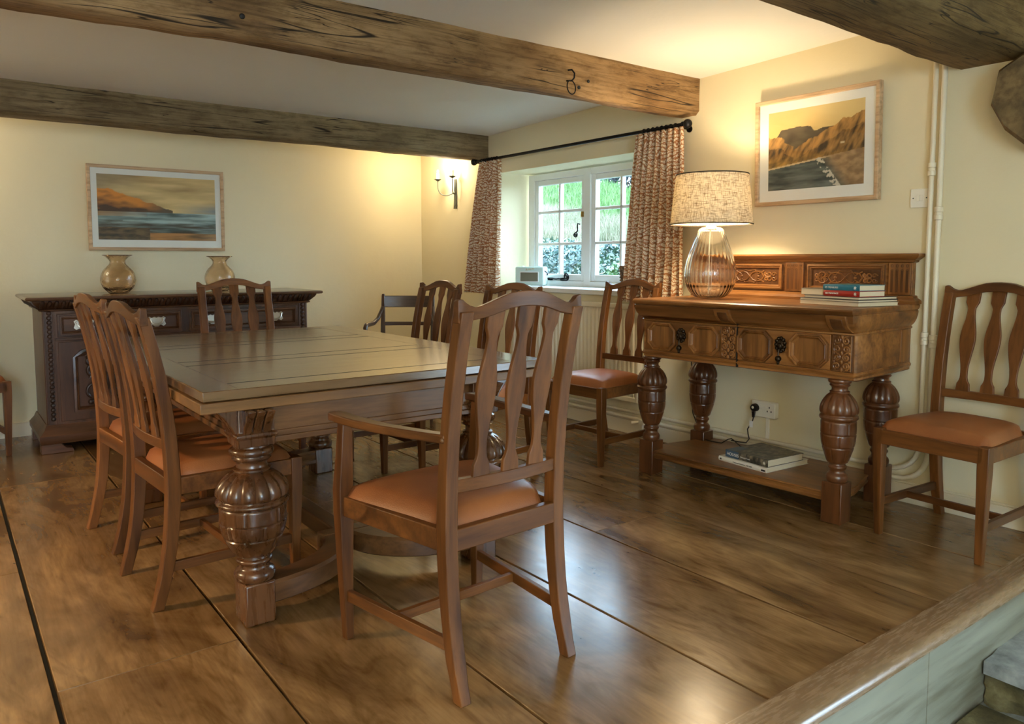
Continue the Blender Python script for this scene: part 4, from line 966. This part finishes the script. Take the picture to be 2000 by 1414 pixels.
# ================================================================ PICTURES
def lrp(a, b, t): t = max(0, min(1, t)); return tuple(x+(y-x)*t for x, y in zip(a, b))
def fb(x, y, s, k=4): return noise.fractal((x, y, s), 1.0, 2.0, k)
def art_left(u, v):  # v up; abstract headland and sea
    sk = lrp((.36, .22, .08), (.78, .55, .24), .5+.6*fb(u*2.2, v*9, 1)+.25*u); sk = lrp(sk, (.16, .15, .12), max(0, .9-u*2.2)*.8*max(0, v-.55)*2)
    if v < .62: sk = lrp(sk, (.22, .26, .27), max(0, (u-.62)*2.6)*max(0, 1-abs(v-.48)*7))
    c = sk
    hl = .78-.58*max(0, u-.07)**1.05+.02*fb(u*14, 0, 4) if u < .62 else 0
    if .42 < v < hl:
        k = (v-.42)/max(.02, hl-.42); c = lrp((.06, .02, .006), (.72, .25, .025), k*1.6-.3+.5*fb(u*8, v*14, 6))
        if u > .35: c = lrp(c, (.12, .08, .045), (u-.35)*5)
    if v <= .43:
        s = fb(u*2.6, v*16, 9); c = lrp((.05, .085, .08), (.40, .52, .50), .5+.9*s+.3*(v-.25)*4*(1 if u > .4 else .3))
        if v < .31-.05*u: c = lrp(c, (.05, .035, .018), .55+.8*fb(u*4, v*20, 12))
        if v > .36 and u < .4: c = lrp(c, (.40, .20, .06), .8-u*1.6)
        if v < .12 and u > .38: c = lrp((.10, .055, .02), (.50, .22, .06), .5+.9*fb(u*3, v*14, 15)+.2)
        if v < .2 and u < .42: c = lrp((.03, .02, .01), (.17, .10, .04), .5+fb(u*10, v*22, 16))
    return c
def art_right(u, v):
    c = lrp((.55, .30, .06), (.72, .52, .22), v*1.2-.3+.4*u+.2*fb(u*2, v*4, 2))
    far = .66+.10*u+.06*max(0, u-.7)*3+.012*fb(u*9, 0, 3)
    if .08 < u < .52: far = max(far, .78-.05*abs(u-.33)*2-max(0, u-.46)*1.6-(.3*max(0, .14-u)*6))
    if v < far: c = lrp((.055, .036, .02), (.14, .10, .055), .5+.7*fb(u*7, v*10, 5)+.5*max(0, u-.55))
    cl = (.70-.28*u) if u < .18 else (.46+.55*(u-.2) if u < .8 else .79+.35*(u-.8)) ; cl += .03*fb(u*12, 1, 7)
    if u < .28: cl = max(cl, .60-.3*max(0, u-.18)*2)
    if v < cl:
        k = fb((u-v*.35)*16, v*5, 8); c = lrp((.045, .024, .008), (.56, .28, .075), .42+.75*k+(.28 if v > cl-.14 else -.05))
        if v < .45: c = lrp(c, lrp((.06, .045, .012), (.50, .27, .05), .5+.9*fb(u*9-v*6, v*12, 10)), min(1, (.45-v)*6))
    sh = .30+.14*(u-.1)
    if v < sh:
        c = lrp((.035, .05, .048), (.17, .19, .17), .45+.8*fb(u*4, v*18, 11))
        if v > sh-.02: c = (.62, .45, .26)
        bz_ = (u-.62-.28*(.25-v)*2)
        if bz_ > 0: c = lrp(c, lrp((.26, .15, .07), (.45, .28, .14), .5+fb(u*12, v*16, 13)), bz_*7)
        if -.06 < bz_ < .02 and fb(u*14, v*20, 19) > .05: c = (.62, .56, .46)
    if .765 < u < .81 and .50 < v < .525: c = (.62, .50, .34)
    return c
def picture(name, label, w, h, aw, ah, artf, T, tilt, nu, nv):
    """local: x right, y towards wall (0 = wall side .. -depth), z up, origin at the back's bottom centre"""
    t = thing(name, label, 'picture'); t.matrix_world = T @ Matrix.Rotation(tilt, 4, 'X'); fwid, d = .022, .030
    b = MB()
    prof = [(0, 0), (0, -d), (.004, -d-.002), (fwid-.004, -d-.001), (fwid, -d+.004), (fwid, 0)]
    b.loft([[(x, y, z) for x, y, z in [(-w/2+i, yy, i), (w/2-i, yy, i), (w/2-i, yy, h-i), (-w/2+i, yy, h-i)]] for i, yy in prof], caps=False, loop=True)
    b.build('picture_frame', M['frame_wood'], t, smooth=25)
    MB().box(-w/2+.01, w/2-.01, -.018, -.014, .01, h-.01).build('mount_board', M['mount'], t)
    mz = (h-ah)/2+.006; g = MB(); g.grid(nu, nv, lambda u, v: ((u-.5)*aw, -.0186, mz+v*ah))
    a = g.build('art_print', M['print'], t, smooth=0); ca = a.data.color_attributes.new('paint', 'FLOAT_COLOR', 'POINT')
    for j in range(nv+1):
        for i in range(nu+1): ca.data[j*(nu+1)+i].color = (*artf(i/nu, j/nv), 1)
    b = MB(); b.add([(-w/2+fwid, -.024, fwid), (w/2-fwid, -.024, fwid), (w/2-fwid, -.024, h-fwid), (-w/2+fwid, -.024, h-fwid)], [(0, 1, 2, 3)]); b.build('glazing', M['pane'], t, smooth=0)
    return t
picture('framed_picture', 'wide framed seascape with orange headland above the sideboard', .892, .577, .772, .443, art_left, Matrix.Translation((1.289, 5.885, 1.217)), R(.6), 190, 100)
picture('framed_picture', 'framed picture of golden sea cliffs on the right wall above the dresser', .690, .558, .536, .410, art_right, Matrix.Translation((XW-.004, 2.262, 1.442)) @ Matrix.Rotation(R(-90), 4, 'Z'), R(1.6), 170, 130)

# ================================================================ SIDEBOARD
sb = thing('sideboard', 'dark carved oak sideboard with silver handles against the back wall', 'sideboard', (1.30, 5.25, 0))
x0, x1, D = .495-1.30, 2.125-1.30, .60
b = MB(); b.box(x0, x1, .03, D-.02, .15, .865); b.build('body', M['side_z'], sb, bevel=.003)
def sstack(b, lv): b.loft([[(x0-o, .03-o, z), (x1+o, .03-o, z), (x1+o, D, z), (x0-o, D, z)] for z, o in lv])
b = MB(); sstack(b, [(.055, .035), (.075, .045), (.105, .045), (.115, .036), (.135, .018), (.15, .012), (.165, .004)]); b.build('plinth', M['side_x'], sb, smooth=30)
for x in (x0-.01, x1+.01):
    for y in (.0, D-.12):
        s = 1 if x < 0 else -1; b = MB()
        b.prism([(0, 0), (.17, 0), (.165, .022), (.13, .028), (.105, .056), (0, .056)], 0, .09, lambda u, v, w: (x-s*.03+s*u, y-.012+w, v)); b.build('bracket_foot', M['side_x'], sb, bevel=.003)
b = MB(); sstack(b, [(.846, .002), (.850, .016), (.858, .018), (.862, .010)]); sstack(b, [(.862, .012), (.872, .022), (.89, .042), (.905, .052), (.911, .052)]); cn = b.build('cornice', M['side_x'], sb, smooth=40)
b = MB(); nL = 46
for k in range(nL):
    xx = x0-.02+(x1-x0+.04)*(k+.5)/nL
    b.tube([(xx-.006, .03-.020, .866), (xx-.002, .03-.034, .880), (xx+.004, .03-.050, .897), (xx+.006, .03-.055, .907)], [.006, .0115, .0125, .008], 7)
for k in range(14):
    yy = .02+.56*(k+.5)/14
    for sx in (-1, 1):
        xb = x0 if sx < 0 else x1; b.tube([(xb+sx*.020, yy, .866), (xb+sx*.036, yy, .882), (xb+sx*.053, yy, .905)], [.006, .0115, .009], 7)
b.build('gadroon_carving', M['side_carv'], cn, smooth=60)
b = MB(); sstack(b, [(.910, .062), (.914, .082), (.922, .088), (.931, .084), (.935, .074)]); b.build('top', M['side_top'], sb, smooth=30)
yf = .03
for a, c in ((x0+.075, -.045+.02), (.02, x1-.075)):
    b = MB(); b.box(a, c, yf-.008, yf+.01, .690, .830); dro = b.build('drawer', M['side_x'], sb, bevel=.003)
    b = MB(); rect = lambda i: [(a+i, .690+i), (c-i, .690+i), (c-i, .830-i), (a+i, .830-i)]
    b.loft([[(x, yf-.008-h, z) for x, z in rect(i)] for i, h in ((.012, 0), (.013, .010), (.022, .010), (.026, .003), (.03, .006), (.034, .0))], caps=False); b.build('drawer_moulding', M['side_x'], dro, smooth=25)
    for hx in (a+(c-a)*.20, a+(c-a)*.78):
        b = MB(); zc = .760
        P = [(-.055, .022), (-.042, .032), (-.028, .024), (-.012, .030), (0, .024), (.012, .030), (.028, .024), (.042, .032), (.055, .022), (.048, .004), (.056, -.018), (.042, -.030), (.024, -.022), (.01, -.032), (-.01, -.032), (-.024, -.022), (-.042, -.030), (-.056, -.018), (-.048, .004)]
        b.prism(P, 0, .003, lambda u, v, w: (hx+u, yf-.009-w, zc+v))
        for s in (-1, 1): b.ball((hx+s*.038, yf-.02, zc+.016), .009, 9)
        b.build('handle_plate', M['silver'], dro, bevel=.001)
        b = MB(); b.tube([(hx+.038*cos(pi+pi*q/16), yf-.026-.006*sin(pi*q/16), zc+.014+.032*sin(pi+pi*q/16)) for q in range(17)], [.004+.003*sin(pi*q/16) for q in range(17)], 8); b.build('handle_bail', M['silver'], dro)
for xx in (x0+.035, x1-.035):
    b = MB()
    for k in range(24):
        z = .20+.635*k/23; b.ball((xx, yf-.002, z), .015, 8, .9, .7, .9)
    b.build('corner_carving', M['side_carv'], sb)
for xx in (x0+.012, x0+.058, x1-.058, x1-.012): MB().box(xx-.005, xx+.005, yf-.006, yf+.01, .17, .845).build('corner_fillet', M['side_z'], sb, bevel=.002)
b = MB(); b.box(x0+.06, x1-.06, yf-.010, yf+.01, .668, .684); b.build('mid_rail', M['side_x'], sb, bevel=.003)
dw = (x1-x0-.15)/3
for k in range(3):
    a = x0+.075+dw*k; c = a+dw-.01
    b = MB(); b.box(a, c, yf-.006, yf+.01, .180, .660); do = b.build('door', M['side_z'], sb, bevel=.003)
    pa, pc, pz0, pz1 = a+.09, c-.09, .25, .60
    arch = lambda i: [(pa+i, pz0+i), (pc-i, pz0+i), (pc-i, pz1-.035)]+[((pa+pc)/2+((pc-pa)/2-i)*cos(pi*q/8)*.78, pz1-.02-i+.022*sin(pi*q/8)) for q in range(9)]+[(pa+i, pz1-.035)]
    b = MB(); b.loft([[(x, yf-.006-h, z) for x, z in arch(i)] for i, h in ((-.02, 0), (-.018, .014), (-.006, .016), (.0, .006), (.006, .012), (.012, .0))], caps=False); pm = b.build('panel_moulding', M['side_x'], do, smooth=30)
    b = MB(); cxx, czz = (pa+pc)/2, (pz0+pz1)/2; y = yf-.006
    for s in (-1, 1):
        for (px, pz, r0, a0, tn) in ((.055, .06, .045, -pi/2, 1.3), (.055, -.08, .055, pi/2, -1.2), (.03, .005, .05, pi, .9), (.075, .115, .028, 0, 1.2)):
            q = spiral((0, 0), r0, .006, a0, tn*s, 22); b.tube([(cxx+s*px+u, y-.004, czz+pz+v) for u, v in q], [.011*(1-.5*i/22) for i in range(23)], 7)
        for (px, pz, r) in ((.085, .135, .016), (.06, .145, .014), (.09, .10, .013), (.03, .135, .014), (.08, -.14, .017), (.05, -.15, .014)): b.ball((cxx+s*px, y-.002, czz+pz), r, 8, 1, .7, 1)
    b.ball((cxx, y+.002, czz-.02), .05, 12, .8, .5, 1.3); b.build('carved_relief', M['side_carv'], pm, smooth=60)

# --- vases
VP = [(.030, .002), (.052, .0), (.066, .012), (.094, .045), (.104, .085), (.101, .115), (.088, .145), (.066, .170), (.050, .188), (.046, .203), (.050, .215), (.066, .232), (.082, .242), (.086, .245)]
for i, (x, y, k, lb) in enumerate(((.948, 5.50, 1.0, 'round amber glass vase with flared rim at the left of the sideboard'), (1.588, 5.50, .96, 'paler amber glass vase on the sideboard, behind the chair at the table\'s far end'))):
    vs = thing('glass_vase', lb, 'vase', (x, y, .936), group='amber glass vases on the sideboard')
    b = MB(); sp = smoothp([(r*k, z*(.98 if i else 1)) for r, z in VP]); inner = [(max(.005, r-.004), z+(.007 if z < .03 else .0)) for r, z in sp][::-1]
    b.lathe(sp+inner, 56); b.build('vase_body', M['amber'], vs, smooth=70)
    MB().tube([(sp[-1][0]*cos(a), sp[-1][0]*sin(a), sp[-1][1]) for a in [2*pi*q/48 for q in range(48)]], .0028, 6, True).build('rim', mk_glass('vase_rim_glass', (.30, .20, .10), .05) if i == 0 else bpy.data.materials['vase_rim_glass'], vs)

# ================================================================ SMALL THINGS BY THE WINDOW
rd = thing('radio', 'pale blue retro radio on the window sill by the left curtain', 'radio', (3.79, 4.79, WZ0+.0125), R(-57))
# local: x to the viewer's right, y away
b = MB(); b.box(-.118, .118, -.055, .055, .006, .150); b.build('case', M['radio_case'], rd, bevel=.010, segs=3)
b = MB(); b.box(-.078, .078, -.0585, -.054, .030, .112); b.build('grille_surround', M['white_gloss'], rd, bevel=.004)
b = MB(); b.box(-.072, .072, -.0600, -.054, .036, .106); b.build('grille', M['radio_grille'], rd, bevel=.002)
text('Roberts', .022, Matrix.Translation((.004, -.0556, .124)) @ Matrix.Rotation(R(90), 4, 'X') @ Matrix.Rotation(R(8), 4, 'Z'), M['gold'], rd, 'badge_lettering', .0006, 'CENTER', .3)
b = MB()
for x in (-.07, .07): b.lathe([(.010, .150), (.010, .157), (.004, .158)], 12, (x, 0))
b.build('knob', M['white_gloss'], rd)
b = MB(); b.tube([(.119, -.03, .12), (.128, -.025, .11), (.130, 0, .10), (.128, .02, .09), (.119, .03, .085)], .005, 6); b.build('handle_strap', M['black_plastic'], rd)
b = MB()
for x in (-.09, .09): b.box(x-.012, x+.012, -.04, .04, 0, .007)
b.build('foot', M['white_gloss'], rd)
bk = thing('wicker_basket', 'small brown wicker basket on the window sill beside the right curtain', 'basket', (3.80, 3.66, WZ0+.0125))
b = MB()
for k in range(15):
    z = .004+.0102*k; n = 44; P = []
    for q in range(n):
        s = 4*q/n; e = int(s); f = s-e; w = .07+.0015*k*.4; c = [(-w, -w), (w, -w), (w, w), (-w, w)]
        x = c[e][0]+(c[(e+1) % 4][0]-c[e][0])*f; y = c[e][1]+(c[(e+1) % 4][1]-c[e][1])*f; o = .003*(1 if (q+k) % 2 else -1); l = math.hypot(x, y); P.append((x*(1+o/l), y*(1+o/l), z))
    b.tube(P, .0056, 5, True)
b.box(-.068, .068, -.068, .068, 0, .006); b.build('woven_side', M['wicker'], bk)
MB().tube([(x*.076, y*.076, .158) for x, y in ((-1, -1), (0, -1), (1, -1), (1, 0), (1, 1), (0, 1), (-1, 1), (-1, 0))], .007, 6, True).build('rim', M['wicker'], bk)

# --- candle sconce
sc = thing('candle_sconce', 'grey wrought iron two candle wall sconce left of the window', 'sconce', (XW, 5.685, 1.74))
b = MB()
for s in (-1, 1): b.loft([[(x, s*o+dw_, z), (x, s*o-dw_, z), (x-.004, s*o-dw_, z), (x-.004, s*o+dw_, z)] for x, o, dw_, z in ((-.008, .017, .004, -.145), (-.006, .010, .010, -.115), (-.004, .010, .011, -.05), (-.004, .011, .009, -.02), (-.004, .013, .006, .01), (-.004, .009, .009, .05), (-.004, .009, .008, .11))])
b.build('back_plate', M['iron_grey'], sc)
for s, zt, cyy in ((1, .115, .085), (-1, .125, -.015)):
    pass
arm = [(-.008, 0, .0), (-.045, .025, -.025), (-.075, .06, -.03), (-.10, .095, -.012), (-.11, .112, .02), (-.112, .116, .06), (-.112, .116, .10)]
MB().tube(smoothp(arm), .0042, 8).build('arm', M['iron_grey'], sc)
arm2 = [(-.008, 0, .0), (-.035, -.02, -.02), (-.055, -.035, -.01), (-.062, -.04, .03), (-.062, -.04, .08), (-.062, -.04, .118)]
MB().tube(smoothp(arm2), .0042, 8).build('arm', M['iron_grey'], sc)
for c, z in (((-.112, .116), .10), ((-.062, -.04), .118)):
    b = MB(); b.lathe([(.006, z-.006), (.016, z), (.032, z+.009), (.033, z+.012), (.012, z+.010)], 20, c); b.build('drip_pan', M['iron_grey'], sc)
    MB().lathe([(.013, z+.010), (.013, z+.060), (.011, z+.062)], 16, c).build('candle_sleeve', M['candle'], sc)
    b = MB(); b.ball((c[0], c[1], z+.078), .009, 9, 1, 1, 1.8); b.build('bulb', M['glow'], sc)
